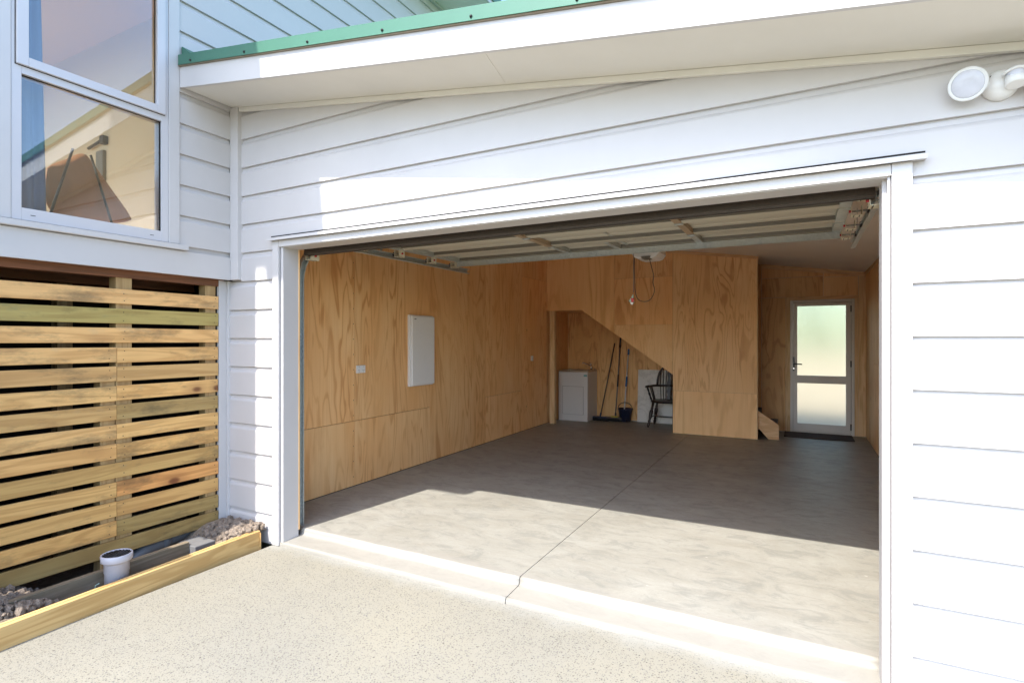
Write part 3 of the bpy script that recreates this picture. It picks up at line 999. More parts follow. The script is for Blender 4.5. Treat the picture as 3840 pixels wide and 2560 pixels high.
# opener with its rail, cable loop and release cord
op = thing("door_opener", "white garage door opener hanging from the ceiling with dark lens", "opener", (-1.50, 6.05, 2.42))
b = NB()
pr = [(-.15, .11), (-.15, .055), (-.115, .012), (-.075, 0.0), (.075, 0.0), (.115, .012), (.15, .055), (.15, .11)]
prism(b, pr, 5.95, 6.28, lambda p, q, a: (-1.505 + p, a, 2.425 + q))
obj("housing", b, 'plastic', op, .006)
b = NB()
prism(b, [(-.055, .018), (-.04, -.006), (.04, -.006), (.055, .018)], 5.935, 6.07, lambda p, q, a: (-1.50 + p, a, 2.425 + q))
obj("lens_cover", b, 'ribdark', op, .004)
b = NB(); box(b, -1.545, -1.515, 3.25, 5.95, 2.475, 2.505); obj("rail", b, 'galv', op)
for x in (-1.62, -1.39):
    bx("hanging_strap", (x - .012, x + .012, 6.10, 6.104, 2.53, C(x) - .003), 'galv', op)
bx("trolley", (-1.56, -1.50, 5.46, 5.60, 2.44, 2.474), 'galv', op)
def loop_pts():
    ctrl = [(-1.635, 6.0, 2.45), (-1.640, 6.0, 2.36), (-1.640, 6.02, 2.20), (-1.640, 6.05, 2.06), (-1.615, 6.08, 1.985), (-1.56, 6.1, 1.962), (-1.50, 6.1, 1.972), (-1.455, 6.08, 2.02), (-1.430, 6.06, 2.085), (-1.445, 6.05, 2.16), (-1.437, 6.04, 2.24), (-1.455, 6.03, 2.33), (-1.478, 6.02, 2.43)]
    out = []
    for i in range(len(ctrl) - 1):
        p0 = Vector(ctrl[max(i - 1, 0)]); p1 = Vector(ctrl[i]); p2 = Vector(ctrl[i + 1]); p3 = Vector(ctrl[min(i + 2, len(ctrl) - 1)])
        for k in range(4):
            t = k / 4
            out.append(0.5 * ((2 * p1) + (-p0 + p2) * t + (2 * p0 - 5 * p1 + 4 * p2 - p3) * t * t + (-p0 + 3 * p1 - 3 * p2 + p3) * t ** 3))
    out.append(Vector(ctrl[-1]))
    return out
b = NB(); tube(b, loop_pts(), .0042, 6); obj("power_cable", b, 'black', op)
b = NB(); tube(b, [(-1.532, 5.58, 2.46), (-1.532, 5.58, 2.02)], .0035, 6); obj("release_cord", b, 'pole_grey', op)
b = NB()
prism(b, [(0, .04), (-.045, -.03), (-.012, -.062), (.012, -.05), (.006, .0)], 5.570, 5.576, lambda p, q, a: (-1.535 + p, a, 1.965 + q))
obj("instruction_tag", b, 'paletag', op)
b = NB()
prism(b, [(-.022, -.004), (.012, .0), (.008, -.042), (-.016, -.052)], 5.560, 5.569, lambda p, q, a: (-1.535 + p, a, 1.965 + q))
obj("release_handle", b, 'red', op)
b = NB()
prism(b, [(-.028, -.042), (.004, -.046), (-.002, -.070), (-.020, -.066)], 5.558, 5.566, lambda p, q, a: (-1.535 + p, a, 1.965 + q))
obj("handle_end", b, 'plastic', op)

# ---------------------------------------------------------------- things on the left plywood wall
sb = thing("switchboard", "tall white switchboard cabinet fixed to the plywood side wall", "switchboard", (-4.15, 5.40, .97))
bx("frame", (-4.149, -4.115, 5.174, 5.641, .975, 1.832), 'plastic', sb, .004)
bx("cover", (-4.1148, -4.085, 5.190, 5.630, .988, 1.818), 'plastic', sb, .006)
bx("badge", (-4.0852, -4.0840, 5.225, 5.262, 1.778, 1.790), 'pole_grey', sb)
so = thing("power_socket", "white double power socket left of the tall switchboard", "socket", (-4.15, 4.38, 1.22))
bx("socket_plate", (-4.149, -4.132, 4.318, 4.445, 1.182, 1.262), 'plastic', so, .003)
for y in (4.350, 4.413):
    bx("rocker", (-4.1325, -4.128, y - .008, y + .008, 1.240, 1.254), 'cab', so)
    b = NB()
    for dy, dz in ((-.009, .004), (.009, .004), (0, -.012)):
        box(b, -4.1322, -4.1314, y + dy - .002, y + dy + .002, 1.208 + dz - .004, 1.208 + dz + .004)
    obj("socket_slots", b, 'dark', so)
sw = thing("light_switch", "small white light switch near the far end of the side wall", "switch", (-4.15, 8.57, 1.21))
bx("switch_plate", (-4.149, -4.136, 8.530, 8.605, 1.170, 1.258), 'plastic', sw, .003)
bx("rocker", (-4.1362, -4.130, 8.560, 8.575, 1.198, 1.228), 'cab', sw)

# ---------------------------------------------------------------- under the stairs
tubc = thing("laundry_tub", "white laundry tub cabinet with steel basin under the stairs", "laundry tub", (-3.83, 9.95, 0))
TX0, TX1, TY0, TY1 = -4.115, -3.530, 9.68, 10.22
bx("cabinet_body", (TX0, TX1, TY0, TY1, .004, .925), 'cab', tubc, .003)
bx("cabinet_door", (TX0 + .085, TX1 - .085, TY0 - .003, TY0 + .001, .13, .655), 'cab', tubc, .001)
b = NB()
for d in ((TX0 + .080, TX1 - .080, .1275, .1300), (TX0 + .080, TX1 - .080, .655, .6580)): box(b, d[0], d[1], TY0 - .0015, TY0 + .001, d[2], d[3])
for d in ((TX0 + .0815, TX0 + .0845), (TX1 - .0845, TX1 - .0815)): box(b, d[0], d[1], TY0 - .0015, TY0 + .001, .13, .655)
obj("door_gap", b, 'dark', tubc)
b = NB()
for d in ((TX0 - .003, TX1 + .003, TY0 - .004, TY0 + .05), (TX0 - .003, TX1 + .003, TY1 - .09, TY1)):
    box(b, d[0], d[1], d[2], d[3], .926, .955)
box(b, TX0 - .003, TX0 + .06, TY0 + .05, TY1 - .09, .926, .955)
box(b, TX1 - .06, TX1 + .003, TY0 + .05, TY1 - .09, .926, .955)
box(b, TX0 + .06, TX1 - .06, TY0 + .05, TY1 - .09, .80, .81)
obj("basin", b, 'tub', tubc, .003)
bx("sticker", (TX1 - .075, TX1 - .006, TY0 - .0045, TY0 - .0015, .850, .868), 'teal', tubc)
bx("sticker", (TX1 - .072, TX1 - .010, TY0 - .0045, TY0 - .0015, .874, .884), 'teal', tubc)
b = NB()
tube(b, [(TX1 - .10, TY1 - .05, .955), (TX1 - .10, TY1 - .05, 1.03)], .020, 10)
tube(b, [(TX1 - .10, TY1 - .05, 1.02), (TX1 - .16, TY1 - .09, 1.06), (TX1 - .24, TY1 - .14, 1.095), (TX1 - .25, TY1 - .15, 1.07)], .010, 8)
tube(b, [(TX1 - .10, TY1 - .05, 1.03), (TX1 - .11, TY1 - .05, 1.075), (TX1 - .15, TY1 - .05, 1.09)], [.014, .011, .007], 8)
obj("tap", b, 'chrome', tubc)
b = NB(); tube(b, [(TX1 - .03, TY1 - .04, .955), (TX1 - .03, TY1 - .04, .985)], .012, 8); obj("tap_outlet", b, 'chrome', tubc)

def broom(label, foot, top, pole, head_w, head_m, block_m, y_rot, grip=None, cat="broom"):
    t = thing("broom", label, cat, foot, 0, "brooms and mop leaning under the stairs")
    f, p = Vector(foot), Vector(top)
    b = NB(); tube(b, [f + Vector((0, 0, .07)), f.lerp(p, .5) + Vector((0, 0, .0)), p], .0125, 8)
    obj("handle", b, pole, t)
    b = NB()
    prism(b, [(-.5, .06), (-.46, .085), (.46, .085), (.5, .06)], -.03, .03, lambda a_, q, d: (f.x + a_ * head_w * math.cos(y_rot) + d * math.sin(y_rot), f.y + a_ * head_w * math.sin(y_rot) - d * math.cos(y_rot), f.z + q - .004))
    obj("brush_block", b, block_m, t)
    b = NB()
    n = 26
    for k in range(n):
        for r_ in (-1, 0, 1):
            a_ = (k / (n - 1) - .5) * .97
            d = r_ * .018
            x = f.x + a_ * head_w * math.cos(y_rot) + d * math.sin(y_rot)
            y = f.y + a_ * head_w * math.sin(y_rot) - d * math.cos(y_rot)
            sp = random.uniform(-.006, .006)
            tube(b, [(x, y, f.z + .058), (x + sp + a_ * .03, y + sp - r_ * .0 + r_ * .01, f.z + .003)], [.008, .010], 5)
    obj("bristles", b, head_m, t)
    b = NB(); tube(b, [f + Vector((0, 0, .075)), f + (p - f) * .06 + Vector((0, 0, .06))], .017, 8); obj("socket", b, block_m, t)
    if grip:
        for (g0, g1, gm) in grip:
            b = NB(); tube(b, [f.lerp(p, g0), f.lerp(p, g1)], .0165, 8); obj("grip", b, gm, t)
    return t
broom("dark headed broom with brown handle right beside the laundry tub", (-3.385, 9.98, 0), (-3.18, 10.235, 1.47), 'pole_dark', .30, 'bristle', 'navy', .0)
broom("wide broom with yellow socket and grey handle leaning under the stairs", (-3.10, 10.02, 0), (-3.06, 10.235, 1.62), 'pole_grey', .44, 'bristle', 'pole_dark', .0, [(.40, .54, 'black'), (.86, 1.0, 'black')])
b = NB(); box(b, -3.17, -3.05, 9.985, 10.055, .082, .098); o = obj("yellow_bracket", b, 'yellow'); o.parent = bpy.data.objects["broom.001"]; o.matrix_parent_inverse = Matrix.Translation((3.10, -10.02, 0))
# bucket
bk = thing("bucket", "dark blue bucket standing under the stairs with a mop pole", "bucket", (-2.93, 10.10, 0))
b = NB()
prof = [(.098, .0), (.128, .215), (.138, .222), (.138, .245), (.131, .245), (.122, .20), (.092, .012)]
lathe(b, [(p[0], p[1] + .004) for p in prof], (-2.93, 10.09, 0.0), 22)
obj("pail", b, 'navy', bk)
b = NB()
tube(b, [(-2.93 + .138 * math.cos(a), 10.09 - .02 * math.sin(a), .235 + .125 * math.sin(a)) for a in [math.pi * k / 12 for k in range(13)]], .007, 6)
obj("bail_handle", b, 'black', bk)
mp = thing("mop", "white mop pole with blue grips standing in the bucket", "mop", (-2.95, 10.05, .03))
f, p = Vector((-2.95, 10.05, .03)), Vector((-2.905, 10.235, 1.36))
b = NB(); tube(b, [f, p], .0125, 8); obj("handle", b, 'pole_white', mp)
for g0, g1 in ((.92, 1.0), (.47, .61)):
    b = NB(); tube(b, [f.lerp(p, g0), f.lerp(p, g1)], .018, 8); obj("grip", b, 'blue', mp)
b = NB(); lathe(b, [(.05, 0), (.06, .03), (.03, .09), (.015, .1)], (-2.95, 10.05, .018), 12); obj("mop_head", b, 'pole_white', mp)
# leaning marbled board
b = NB()
prism(b, [(10.155, .004), (10.170, .004), (10.246, .975), (10.231, .975)], -2.72, -1.80, lambda q, z, a: (a, q, z))
o = obj("marbled_board", b, 'marble')
tag(o, "white marbled board leaning on the plywood behind the dark chair", "board")

# windsor armchair
ch = thing("windsor_chair", "dark turned wood armchair half hidden behind the stair wall", "chair", (-2.115, 9.83, 0))
def turned(b, p0, p1, prof):
    p0, p1 = Vector(p0), Vector(p1)
    tube(b, [p0.lerp(p1, t) for t, r in prof], [r for t, r in prof], 10)
LEG = [(0, .016), (.06, .020), (.12, .028), (.2, .017), (.24, .030), (.28, .018), (.36, .024), (.55, .034), (.66, .031), (.70, .018), (.74, .028), (.78, .020), (1.0, .024)]
for sx in (-1, 1):
    for sy in (-1, 1):
        b = NB(); turned(b, (sx * .265, sy * .235, 0.002), (sx * .19, sy * .15, .44), LEG); obj("leg", b, 'chairwood', ch, local=True)
b = NB()
n = 28; ring0 = []; ring1 = []; ring2 = []
for k in range(n):
    a = 2 * math.pi * k / n
    x = .262 * math.copysign(abs(math.cos(a)) ** .7, math.cos(a)); y = .225 * math.copysign(abs(math.sin(a)) ** .7, math.sin(a))
    ring0.append(b.verts.new((x * .9, y * .9, .428))); ring1.append(b.verts.new((x, y, .445))); ring2.append(b.verts.new((x * .97, y * .97, .466)))
for A, B in ((ring0, ring1), (ring1, ring2)):
    for k in range(n): b.faces.new([A[k], A[(k + 1) % n], B[(k + 1) % n], B[k]])
b.faces.new(ring0); b.faces.new(ring2[::-1])
obj("seat", b, 'chairwood', ch, local=True)
arm = []
for k in range(17):
    a = math.pi * (k / 16)
    arm.append((-.30 * math.cos(a), -.20 + .42 * math.sin(a) ** .8 if 0 < k < 16 else -.22, .71 - (.0)))
b = NB(); tube(b, arm, [.022] * 2 + [.019] * 13 + [.022] * 2, 8); obj("arm_bow", b, 'chairwood', ch, local=True)
hoop = []
for k in range(21):
    a = math.pi * k / 20
    hoop.append((-.205 * math.cos(a) ** 1 if True else 0, .215 + .07 * math.sin(a), .71 + .36 * math.sin(a) ** .75 if 0 < k < 20 else .70))
b = NB(); tube(b, hoop, .019, 8); obj("back_hoop", b, 'chairwood', ch, local=True)
for k in range(7):
    x = -.15 + .05 * k
    if k == 3: continue
    zt_ = .71 + .36 * (1 - (x / .205) ** 2) ** .5
    b = NB(); tube(b, [(x * .85, .17, .46), (x, .215, .72), (x * 1.05, .275, zt_ - .01)], .0085, 6); obj("spindle", b, 'chairwood', ch, local=True)
for sx in (-1, 1):
    for j, y in enumerate((-.02, .06, .13)):
        b = NB(); tube(b, [(sx * .215, y * .8 + .0, .46), (sx * .285, y, .71)], .0085, 6); obj("spindle", b, 'chairwood', ch, local=True)
    b = NB(); turned(b, (sx * .235, -.10, .462), (sx * .290, -.19, .71), [(0, .012), (.15, .02), (.3, .013), (.5, .022), (.62, .012), (.8, .020), (1, .013)]); obj("arm_support", b, 'chairwood', ch, local=True)
b = NB()
sp = [(0, .46, .022), (.12, .50, .032), (.2, .55, .018), (.35, .60, .034), (.5, .67, .022), (.62, .74, .036), (.75, .84, .020), (.88, .93, .034), (1, 1.05, .02)]
L_ = [b.verts.new((-w, .175 + (z - .46) * .16, z)) for t, z, w in sp]; R_ = [b.verts.new((w, .175 + (z - .46) * .16, z)) for t, z, w in sp]
L2 = [b.verts.new((-w, .187 + (z - .46) * .16, z)) for t, z, w in sp]; R2 = [b.verts.new((w, .187 + (z - .46) * .16, z)) for t, z, w in sp]
for i in range(len(sp) - 1):
    b.faces.new([L_[i], R_[i], R_[i + 1], L_[i + 1]]); b.faces.new([L2[i], L2[i + 1], R2[i + 1], R2[i]])
    b.faces.new([L_[i], L_[i + 1], L2[i + 1], L2[i]]); b.faces.new([R_[i], R2[i], R2[i + 1], R_[i + 1]])
obj("splat", b, 'chairwood', ch, local=True)
b = NB()
for sx in (-1, 1): tube(b, [(sx * .235, -.19, .17), (sx * .235, .19, .17)], [.010, .010], 8)
tube(b, [(-.235, 0, .17), (0, -.0, .17), (.235, 0, .17)], [.009, .014, .009], 8)
obj("stretcher", b, 'chairwood', ch, local=True)

# door mat
b = NB(); box(b, -.245, .712, 9.655, 10.20, .003, .016)
o = obj("door_mat", b, 'mat', None, .004); tag(o, "dark brown ribbed mat on the concrete before the glazed back door", "mat")

# ================================================================ HOUSE WING
house = thing("house", "white weatherboard house wing with tall window over the slatted base", "house", (-4.4, 1.6, 2.1))
YW = 0.95                   # near end of the wing
WZ = 2.028                  # underside of the wing
HZ = 5.90                   # eave soffit
SILL = 2.262
WY0, WY1 = 1.494, 2.417     # window
WTOP = 4.55
b = NB()
box(b, XW - .13, XW - .030, YW, WY0, WZ + .02, HZ)
box(b, XW - .13, XW - .030, WY1, 11.0, WZ + .02, HZ)
box(b, XW - .13, XW - .030, WY0, WY1, WZ + .02, SILL)
box(b, XW - .13, XW - .030, WY0, WY1, WTOP, HZ)
side = obj("side_wall", b, 'white', house)
bx("base_band", (XW - .030, XW - .002, YW, 2.924, WZ, SILL - .048), 'trim', house, .002)
# weatherboards right of the window and above the garage roof
for k in range(0, 16):
    z = Z0 + PITCH * k + .002
    if z > HZ: break
    y0, y1 = 2.502, 2.924
    if z > 3.30: y1 = 10.9
    if z < 3.55 and z > 3.30: y1 = 10.9
    o = board(side, XW - .004, 'y', y0, y1, z)
# near part, left of window and above it
bx("window_facing", (XW - .030, XW + .006, 2.4185, 2.500, SILL + .0, HZ - .02), 'trim', house, .003)
bx("window_facing", (XW - .030, XW + .006, YW, WY0 - .0015, SILL + .0, HZ - .02), 'trim', house, .003)
bx("window_head", (XW - .030, XW + .004, WY0 - .001, 2.418, WTOP + .001, HZ - .02), 'trim', house, .002)
b = NB()
prism(b, [(XW - .03, SILL - .044), (XW + .028, SILL - .044), (XW + .032, SILL - .040), (XW + .032, SILL - .006), (XW + .006, SILL - .001), (XW - .03, SILL - .001)], YW, 2.553, lambda p, q, a: (p, a, q))
obj("window_sill", b, 'trim', house)
# window joinery
win = NB()
FX0, FX1 = XW - .09, XW + .002
def ring(b, y0, y1, z0, z1, w, x0, x1, wb=None, wt=None):
    wb = w if wb is None else wb; wt = w if wt is None else wt
    box(b, x0, x1, y0, y0 + w, z0, z1); box(b, x0, x1, y1 - w, y1, z0, z1)
    box(b, x0, x1, y0 + w, y1 - w, z0, z0 + wb); box(b, x0, x1, y0 + w, y1 - w, z1 - wt, z1)
ring(win, WY0, WY1, SILL + .001, WTOP, .050, FX0, FX1, .075, .05)
box(win, FX0, FX1, WY0 + .05, WY1 - .05, 3.154, 3.200)
window = obj("window", win, 'alu_white', house, .002)
b = NB(); ring(b, WY0 + .020, WY1 - .030, 3.203, WTOP - .02, .058, FX1 + .0005, FX1 + .022, .055)
obj("sash", b, 'alu_white', window, .003)
b = NB(); ring(b, WY0 + .016, WY1 - .026, 3.199, WTOP - .016, .005, FX1 + .0003, FX1 + .002)
obj("sash_gap", b, 'dark', window)
bx("pane", (XW - .030, XW - .026, WY0 + .050, WY1 - .050, 2.337, 3.154), 'glass', window)
bx("pane", (XW - .018, XW - .014, WY0 + .076, WY1 - .086, 3.256, WTOP - .05), 'glass', window)
b = NB()
ring(b, WY0 + .050, WY1 - .050, 2.337, 3.154, .004, XW - .026, XW - .020)
obj("glazing_bead", b, 'dark', window)
b = NB(); box(b, XW - .012, XW - .008, WY1 - .094, WY1 - .088, 3.256, WTOP - .05); box(b, XW - .012, XW - .008, WY1 - .058, WY1 - .052, 2.337, 3.15)
obj("dark_reveal", b, 'dark', window)
for y in (1.600, 2.300):
    bx("drain_slot", (FX1 - .0005, FX1 + .0008, y - .013, y + .013, SILL + .034, SILL + .038), 'dark', window)
# near end wall of the wing with an unseen opening added to let light into the room, far walls, floor and ceilings
b = NB()
box(b, -9.2, -8.7, YW - .001, YW + .10, WZ + .02, HZ)
box(b, -4.7, XW - .13, YW - .001, YW + .10, WZ + .02, HZ)
box(b, -8.7, -4.7, YW - .001, YW + .10, WZ + .02, 2.20)
box(b, -8.7, -4.7, YW - .001, YW + .10, 4.5, HZ)
obj("end_wall", b, 'white', house)
b = NB()
box(b, -9.2, XW - .131, YW, 11, WZ + .02, WZ + .12)
uf = obj("upper_floor", b, 'joist', house)
bx("floor_boards", (-9.19, XW - .132, YW + .02, 3.01, WZ + .121, WZ + .135), 'pine_x', uf)
b = NB()
box(b, -9.2, XW - .131, 3.02, 3.10, WZ + .121, 4.68)
box(b, -9.28, -9.2, YW, 3.10, WZ + .02, 4.68)
obj("room_wall", b, 'roomwall', house)
b = NB(); box(b, -9.2, XW - .131, YW + .101, 3.02, 4.62, 4.70); obj("room_ceiling", b, 'roomceil', house)
# joists seen under the wing
for k, x in enumerate((-4.34, -4.75, -5.2, -5.65)):
    bx("floor_joist", (x - .045, x + .045, YW + .02, 2.93, WZ - .05 - .03 * (k > 0), WZ + .019), 'joist', house)
# dark boundary walls below the wing
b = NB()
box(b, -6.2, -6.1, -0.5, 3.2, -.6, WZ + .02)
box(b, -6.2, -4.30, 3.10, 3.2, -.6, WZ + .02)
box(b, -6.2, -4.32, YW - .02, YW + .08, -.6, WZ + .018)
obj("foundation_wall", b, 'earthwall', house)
bx("corner_board", (-4.318, -4.290, 2.882, 2.9470, -0.14, WZ - .001), 'trim', house, .002)
# unseen block added at the near end to shade the drain and soil
bx("shade_block", (-4.19, -3.920, .50, YW - .012, -.15, 1.75), 'trim', house)
# eave of the upper roof
b = NB()
box(b, XW - .01, -3.585, -.20, 11.2, HZ, HZ + .02)
obj("eave_soffit", b, 'soffit', house)
bx("fascia", (-3.585, -3.565, -.20, 11.2, HZ - .005, HZ + .125), 'trim', house)
bx("gutter", (-3.5635, -3.548, -.20, 11.2, HZ + .05, HZ + .150), 'green', house)
b = NB(); box(b, -9.6, -3.55, -.22, 11.25, HZ + .151, HZ + .175); obj("upper_roof", b, 'green', house)
bx("eave_trim", (XW + .001, XW + .03, 2.5, 10.9, HZ - .035, HZ - .001), 'trim', house)

# inside the room
ct = thing("curtain", "pale blue curtain hanging inside the tall window at its near edge", "curtain", (-4.42, 1.5, 2.2))
b = NB()
n = 22; rows = []
for i in range(n + 1):
    t = i / n
    row = []
    for j in range(9):
        z = 2.2 + (4.4 - 2.2) * j / 8
        sp = .165 - .03 * (j / 8)
        row.append(b.verts.new((-4.42 + .018 * math.sin(t * 22), 1.50 + sp * 1.55 * t, z)))
    rows.append(row)
for i in range(n):
    for j in range(8):
        b.faces.new([rows[i][j], rows[i + 1][j], rows[i + 1][j + 1], rows[i][j + 1]]).smooth = True
o = obj("drape", b, 'curtain', ct)
sm = o.modifiers.new("thick", 'SOLIDIFY'); sm.thickness = .004
b = NB(); tube(b, [(-4.42, 1.2, 4.42), (-4.42, 2.9, 4.42)], .012, 8); obj("curtain_rod", b, 'rod', ct)

sl = thing("sling_chair", "brown leather sling chair behind the lower window pane", "chair", (-4.85, 2.15, 2.15))
b = NB()
H1, H2, F1, F2 = Vector((-4.60, 1.79, 2.74)), Vector((-4.98, 2.21, 3.06)), Vector((-4.62, 1.86, 2.36)), Vector((-5.02, 2.66, 2.52))
n = 16; g = {}
for i in range(n + 1):
    for j in range(n + 1):
        uu, vv = 2 * i / n - 1, 2 * j / n - 1
        u = .5 + .5 * uu * math.sqrt(1 - .30 * vv * vv)
        v_ = .5 + .5 * vv * math.sqrt(1 - .30 * uu * uu)
        p = H1.lerp(H2, u).lerp(F1.lerp(F2, u), v_)
        e = math.sin(math.pi * u)
        p.z -= .10 * e * (1 - v_) * (1 - abs(2 * u - 1) ** 2) * .5 + .16 * math.sin(math.pi * v_) * .3
        p.x += .09 * e * math.sin(math.pi * (.2 + .8 * v_))
        p.x += .006 * math.sin(u * 19 + v_ * 7) * (1 - v_)
        g[i, j] = b.verts.new(p)
for i in range(n):
    for j in range(n): b.faces.new([g[i, j], g[i + 1, j], g[i + 1, j + 1], g[i, j + 1]]).smooth = True
o = obj("sling", b, 'leather', sl)
sm = o.modifiers.new("thick", 'SOLIDIFY'); sm.thickness = .006
for pts in ([(-4.62, 1.99, 2.90), (-4.48, 1.79, 2.34)], [(-4.90, 2.23, 2.97), (-4.70, 2.30, 2.36)], [(-4.48, 1.79, 2.34), (-4.70, 2.30, 2.36)]):
    b = NB(); tube(b, pts, .009, 8); obj("frame_rod", b, 'rod', sl)
cb = thing("small_shelf_bracket", "dark metal bracket on the room wall behind the sling chair", "bracket", (-5.6, 3.0, 3.5))
b = NB(); tube(b, [(-6.62, 2.99, 3.54), (-6.36, 2.99, 3.58)], .014, 8); box(b, -6.36, -6.29, 2.97, 3.019, 3.54, 3.62); obj("bar", b, 'rod', cb)
b = NB(); box(b, -6.46, -6.33, 2.985, 3.018, 3.14, 3.48); obj("plate", b, 'ribdark', cb)

# ---------------------------------------------------------------- slatted screen below the wing
fence = thing("slatted_screen", "horizontal pine slat screen closing the space under the house wing", "screen", (-4.30, 2.0, -.1))
XS = -4.290
JY = 2.113
tones = [((1.04, .98, .92), None), ((.56, .68, .50), None), ((1.05, .98, .88), None), ((1.02, .96, .86), (1, .95, .84)), ((.86, .82, .74), (.78, .76, .68)), ((1.0, .96, .84), (1.0, .93, .78)), ((.78, .76, .66), (.56, .60, .52)), ((1.0, .96, .86), (1.0, .96, .82)), ((.98, .90, .76), (.96, .88, .70)), ((.74, .73, .58), None), ((.92, .88, .72), (.98, .76, .56)), ((.90, .85, .68), (.86, .80, .64)), ((.96, .86, .66), (.54, .58, .47)), ((.50, .53, .43), None)]
SP = 0.1367
def slat(y0, y1, zt_, tone, dx=0.0):
    b = NB()
    n = 6
    sag = random.uniform(-.003, .003); tw = random.uniform(-.0015, .0015)
    rows = []
    for i in range(n + 1):
        t = i / n; y = y0 + (y1 - y0) * t
        dz = sag * math.sin(math.pi * t)
        rows.append([b.verts.new((XS + dx - xx + tw * (t - .5), y, zt_ + dz - zz)) for xx, zz in ((0.002, 0), (0, 0.002), (0, .103), (.002, .105), (.021, .105), (.021, 0))])
    for i in range(n):
        for k in range(6): b.faces.new([rows[i][k], rows[i][(k + 1) % 6], rows[i + 1][(k + 1) % 6], rows[i + 1][k]])
    b.faces.new(rows[0]); b.faces.new(rows[-1][::-1])
    o = obj("slat", b, 'slat', fence)
    o.color = (*[min(1.3, c) for c in tone], 1)
    return o
for k, (ta, tb) in enumerate(tones):
    zt_ = 1.890 - SP * k + random.uniform(-.003, .003)
    if tb is None:
        slat(YW - .3, 2.877, zt_, ta)
    else:
        slat(YW - .3, JY - .0015, zt_, ta)
        slat(JY + .0015, 2.876 + random.uniform(-.003, .0), zt_ + random.uniform(-.004, .004), tb, random.uniform(-.002, .002))
b = NB()
for k, (ta, tb) in enumerate(tones):
    for y in (2.16, 2.845, 1.35) + ((2.07,) if tb else ()):
        for dz in (.022, .083):
            lathe(b, [(.0035, -.001), (.0035, .0012)], (XS, y + random.uniform(-.008, .008), 1.890 - SP * k - dz + random.uniform(-.006, .006)), 6, (1, 0, 0))
o = obj("nail_heads", b, 'rod', fence); o['kind'] = 'stuff'
bx("post", (XS - .115, XS - .0225, 2.118, 2.224, -.14, WZ - .002), 'post', fence, .004)
bx("post", (XS - .110, XS - .0225, 2.778, 2.868, -.14, WZ - .002), 'post', fence, .004)
bx("post", (XS - .115, XS - .0225, 2.02, 2.112, -.14, 1.30), 'post', fence, .004)
bx("post", (XS - .115, XS - .0225, 1.30, 1.40, -.14, WZ - .002), 'post', fence, .004)
bx("post", (XS - .80, XS - .70, 2.05, 2.15, -.14, WZ - .002), 'post', fence, .004)

# ---------------------------------------------------------------- garden edging, drain, pipe
ed = thing("timber_edging", "long pale pine edging board along the driveway with a sawn top", "edging", (-3.74, 1.9, GZ))
def strip(name, x_at, y0, y1, z0, z1, w, mat):
    b = NB(); n = 10; rows = []
    for i in range(n + 1):
        y = y0 + (y1 - y0) * i / n; x = x_at(y)
        rows.append([b.verts.new(p) for p in ((x, y, z0), (x, y, z1 - .003), (x - .003, y, z1), (x - w + .002, y, z1), (x - w, y, z1 - .002), (x - w, y, z0))])
    for i in range(n):
        for k in range(6): b.faces.new([rows[i][k], rows[i][(k + 1) % 6], rows[i + 1][(k + 1) % 6], rows[i + 1][k]])
    b.faces.new(rows[0]); b.faces.new(rows[-1][::-1])
    return obj(name, b, mat, ed if name != 'sleeper_board' else None)
ex = lambda y: -3.690 - (y - 1.27) * .042
strip("edging_board", ex, -.4, 2.868, -.20, .034, .027, 'edging')
strip("edging_board", lambda y: ex(y) - .031, -.4, 2.862, -.20, .036, .021, 'edging')
b = NB(); box(b, -3.765, -3.745, 2.862, 2.867, -.18, .02); obj("end_grain", b, 'edging', ed)
sl2 = strip("sleeper_board", lambda y: -3.955 - (y - 1.27) * .02, 1.40, 2.44, -.22, .048, .045, 'sleeper')
tag(sl2, "weathered grey board in the soil behind the drain pipe", "edging")
o = bx("concrete_footing", (-4.12, -3.91, 2.442, 2.60, -.25, .022), 'footing', None, .006)
tag(o, "small grey concrete footing beside the clods of soil", "footing")
dr = thing("drain_riser", "white drain riser with a black grate behind the timber edging", "drain", (-3.865, 1.905, -.15))
c = (-3.868, 1.905, 0)
b = NB(); lathe(b, [(.066, -.22), (.066, .055), (.0685, .057), (.0685, .12), (.074, .125)], c, 28); obj("pipe", b, 'pvc', dr)
b = NB(); lathe(b, [(.074, .118), (.086, .130), (.087, .165), (.084, .170), (.078, .170), (.077, .160), (.02, .160)], c, 28); obj("rim", b, 'pvc', dr)
b = NB()
for k in range(-3, 4):
    h = (.076 ** 2 - (k * .02) ** 2) ** .5 if abs(k * .02) < .076 else 0
    if h <= .01: continue
    for ang in (.6, 2.17):
        d = Vector((math.cos(ang), math.sin(ang), 0)); nrm = Vector((-d.y, d.x, 0))
        cc = Vector((c[0], c[1], .1655)) + nrm * k * .02
        tube(b, [cc - d * h, cc + d * h], .0030, 4)
lathe(b, [(.077, .1595), (.077, .1605)], c, 24)
obj("grate", b, 'black', dr)
b = NB(); tube(b, [(-4.40, 2.86, .0), (-4.38, 2.50, -.03), (-4.37, 2.36, -.04), (-4.365, 2.27, -.075), (-4.365, 2.22, -.14)], .050, 14)
hp = thing("waste_pipe", "grey plastic waste pipe lying behind the weathered board", "pipe", (-4.38, 2.45, -.1))
obj("pipe_run", b, 'grey_pvc', hp)
b = NB(); tube(b, [(-4.381, 2.52, -.028), (-4.378, 2.46, -.0335)], .055, 14); obj("collar", b, 'grey_pvc', hp)
b = NB(); tube(b, [(-3.905, 1.80, -.12), (-3.90, 1.79, -.04), (-3.895, 1.80, .0), (-3.885, 1.815, .01)], .003, 6)
o = obj("green_wire", b, 'paletag'); tag(o, "thin green wire poking up left of the drain riser", "wire")

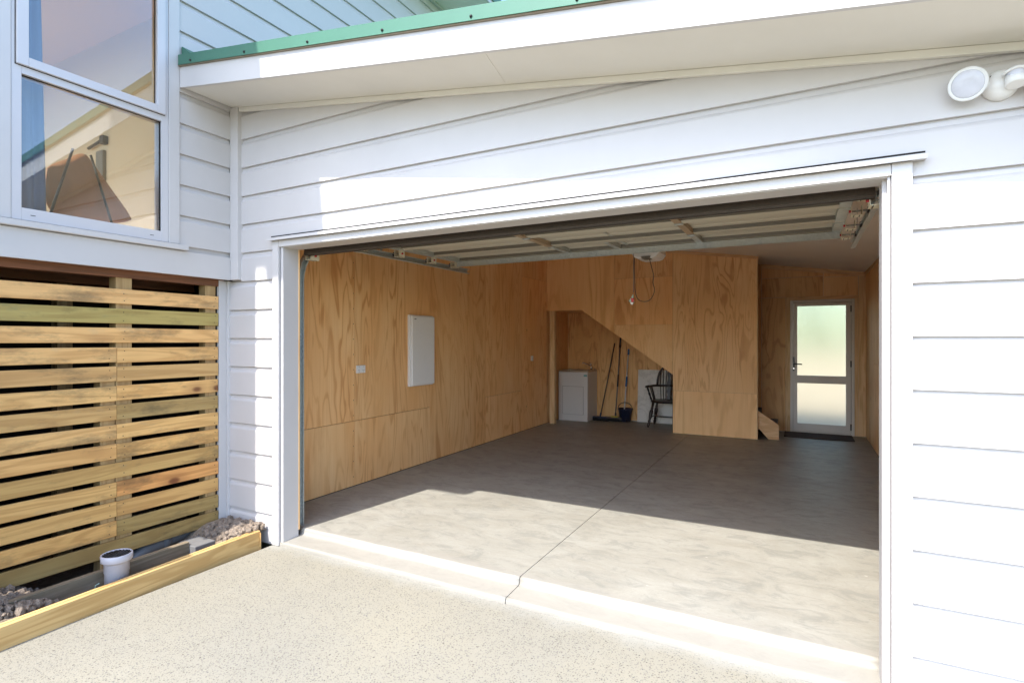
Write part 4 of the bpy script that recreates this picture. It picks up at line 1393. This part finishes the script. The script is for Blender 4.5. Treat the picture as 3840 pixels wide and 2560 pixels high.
# ---------------------------------------------------------------- floodlight on the garage front
fl_ = thing("security_light", "white twin headed security light with motion sensor under the eave", "light", (.725, YF, 2.60))
b = NB(); lathe(b, [(.062, 0), (.062, .012), (.055, .035), (.040, .052), (.015, .060)], (.728, YF, 2.585), 26, (0, -1, 0)); obj("base_dome", b, 'plastic', fl_)
def lamp(c, ax):
    c = Vector(c); ax = Vector(ax).normalized()
    b = NB(); lathe(b, [(.02, -.045), (.045, -.030), (.064, -.008), (.067, .004), (.064, .010), (.059, .006)], c, 28, ax); o = obj("lamp_head", b, 'plastic', fl_)
    b = NB(); lathe(b, [(.0585, .004), (.050, .009), (.02, .012)], c, 24, ax); obj("lens", b, 'sensor', o)
lamp((.610, 2.885, 2.590), (-.30, -.9, -.25))
lamp((.865, 2.885, 2.560), (.40, -.85, -.35))
b = NB(); tube(b, [(.700, 2.93, 2.588), (.640, 2.92, 2.592)], .016, 10); tube(b, [(.76, 2.93, 2.58), (.84, 2.92, 2.565)], .016, 10); obj("arm", b, 'plastic', fl_)
b = NB()
lathe(b, [(.034, -.03), (.036, .012), (.030, .016)], (.760, 2.880, 2.567), 20, (0.0, -.25, -1)); obj("sensor_body", b, 'plastic', fl_)
b = NB(); lathe(b, [(.031, -.002), (.033, .032), (.031, .034)], (.760, 2.879, 2.570), 20, (0, .1, 1)); obj("sensor_window", b, 'sensor', fl_)
b = NB()
tube(b, [(.760 - .040 * math.cos(a), 2.882 - .034 * math.sin(a), 2.606 - .014 * math.cos(a * 2) * .4) for a in [math.pi * k / 10 for k in range(11)]], .006, 6); obj("sensor_hood", b, 'plastic', fl_)
b = NB(); lathe(b, [(.006, 0), (.006, .003)], (.694, 2.920, 2.615), 8, (-.2, -1, .4)); obj("screw_hole", b, 'dark', fl_)

# ---------------------------------------------------------------- seen blurred through the frosted back door
b = NB(); prism(b, [(10.42, -.10), (13.0, -.08), (17.5, .35), (22.5, 1.0), (25.5, 1.25), (25.5, -.5), (10.42, -.5)], -8, 9, lambda p, q, a: (a, p, q)); struct(obj("back_path", b, 'path'))
hd = thing("hedge", "tall green hedge beyond the frosted back door", "hedge", (0, 22.5, 1.0))
b = NB()
for k in range(5200):
    x = random.uniform(-7, 9); y = random.uniform(21.7, 23.6); z = .95 + random.random() ** .8 * (4.2 + .7 * math.sin(x * 1.3) + .4 * math.sin(x * 3.1))
    s = random.uniform(.08, .2)
    rot = Euler([random.random() * 6 for _ in range(3)]).to_matrix()
    vs = [b.verts.new(Vector((x, y, z)) + rot @ Vector(q) * s) for q in ((-1, 0, 0), (0, -.55, .1), (1, 0, 0), (0, .55, .1))]
    b.faces.new(vs)
obj("foliage", b, 'leaf', hd)
for x in (-5.5, -2.5, .5, 3.5, 6.5):
    b = NB(); tube(b, [(x, 22.7, -.2), (x + .1, 22.7, 1.5), (x - .1, 22.6, 3.4)], [.12, .09, .05], 8); obj("trunk", b, 'bark', hd)
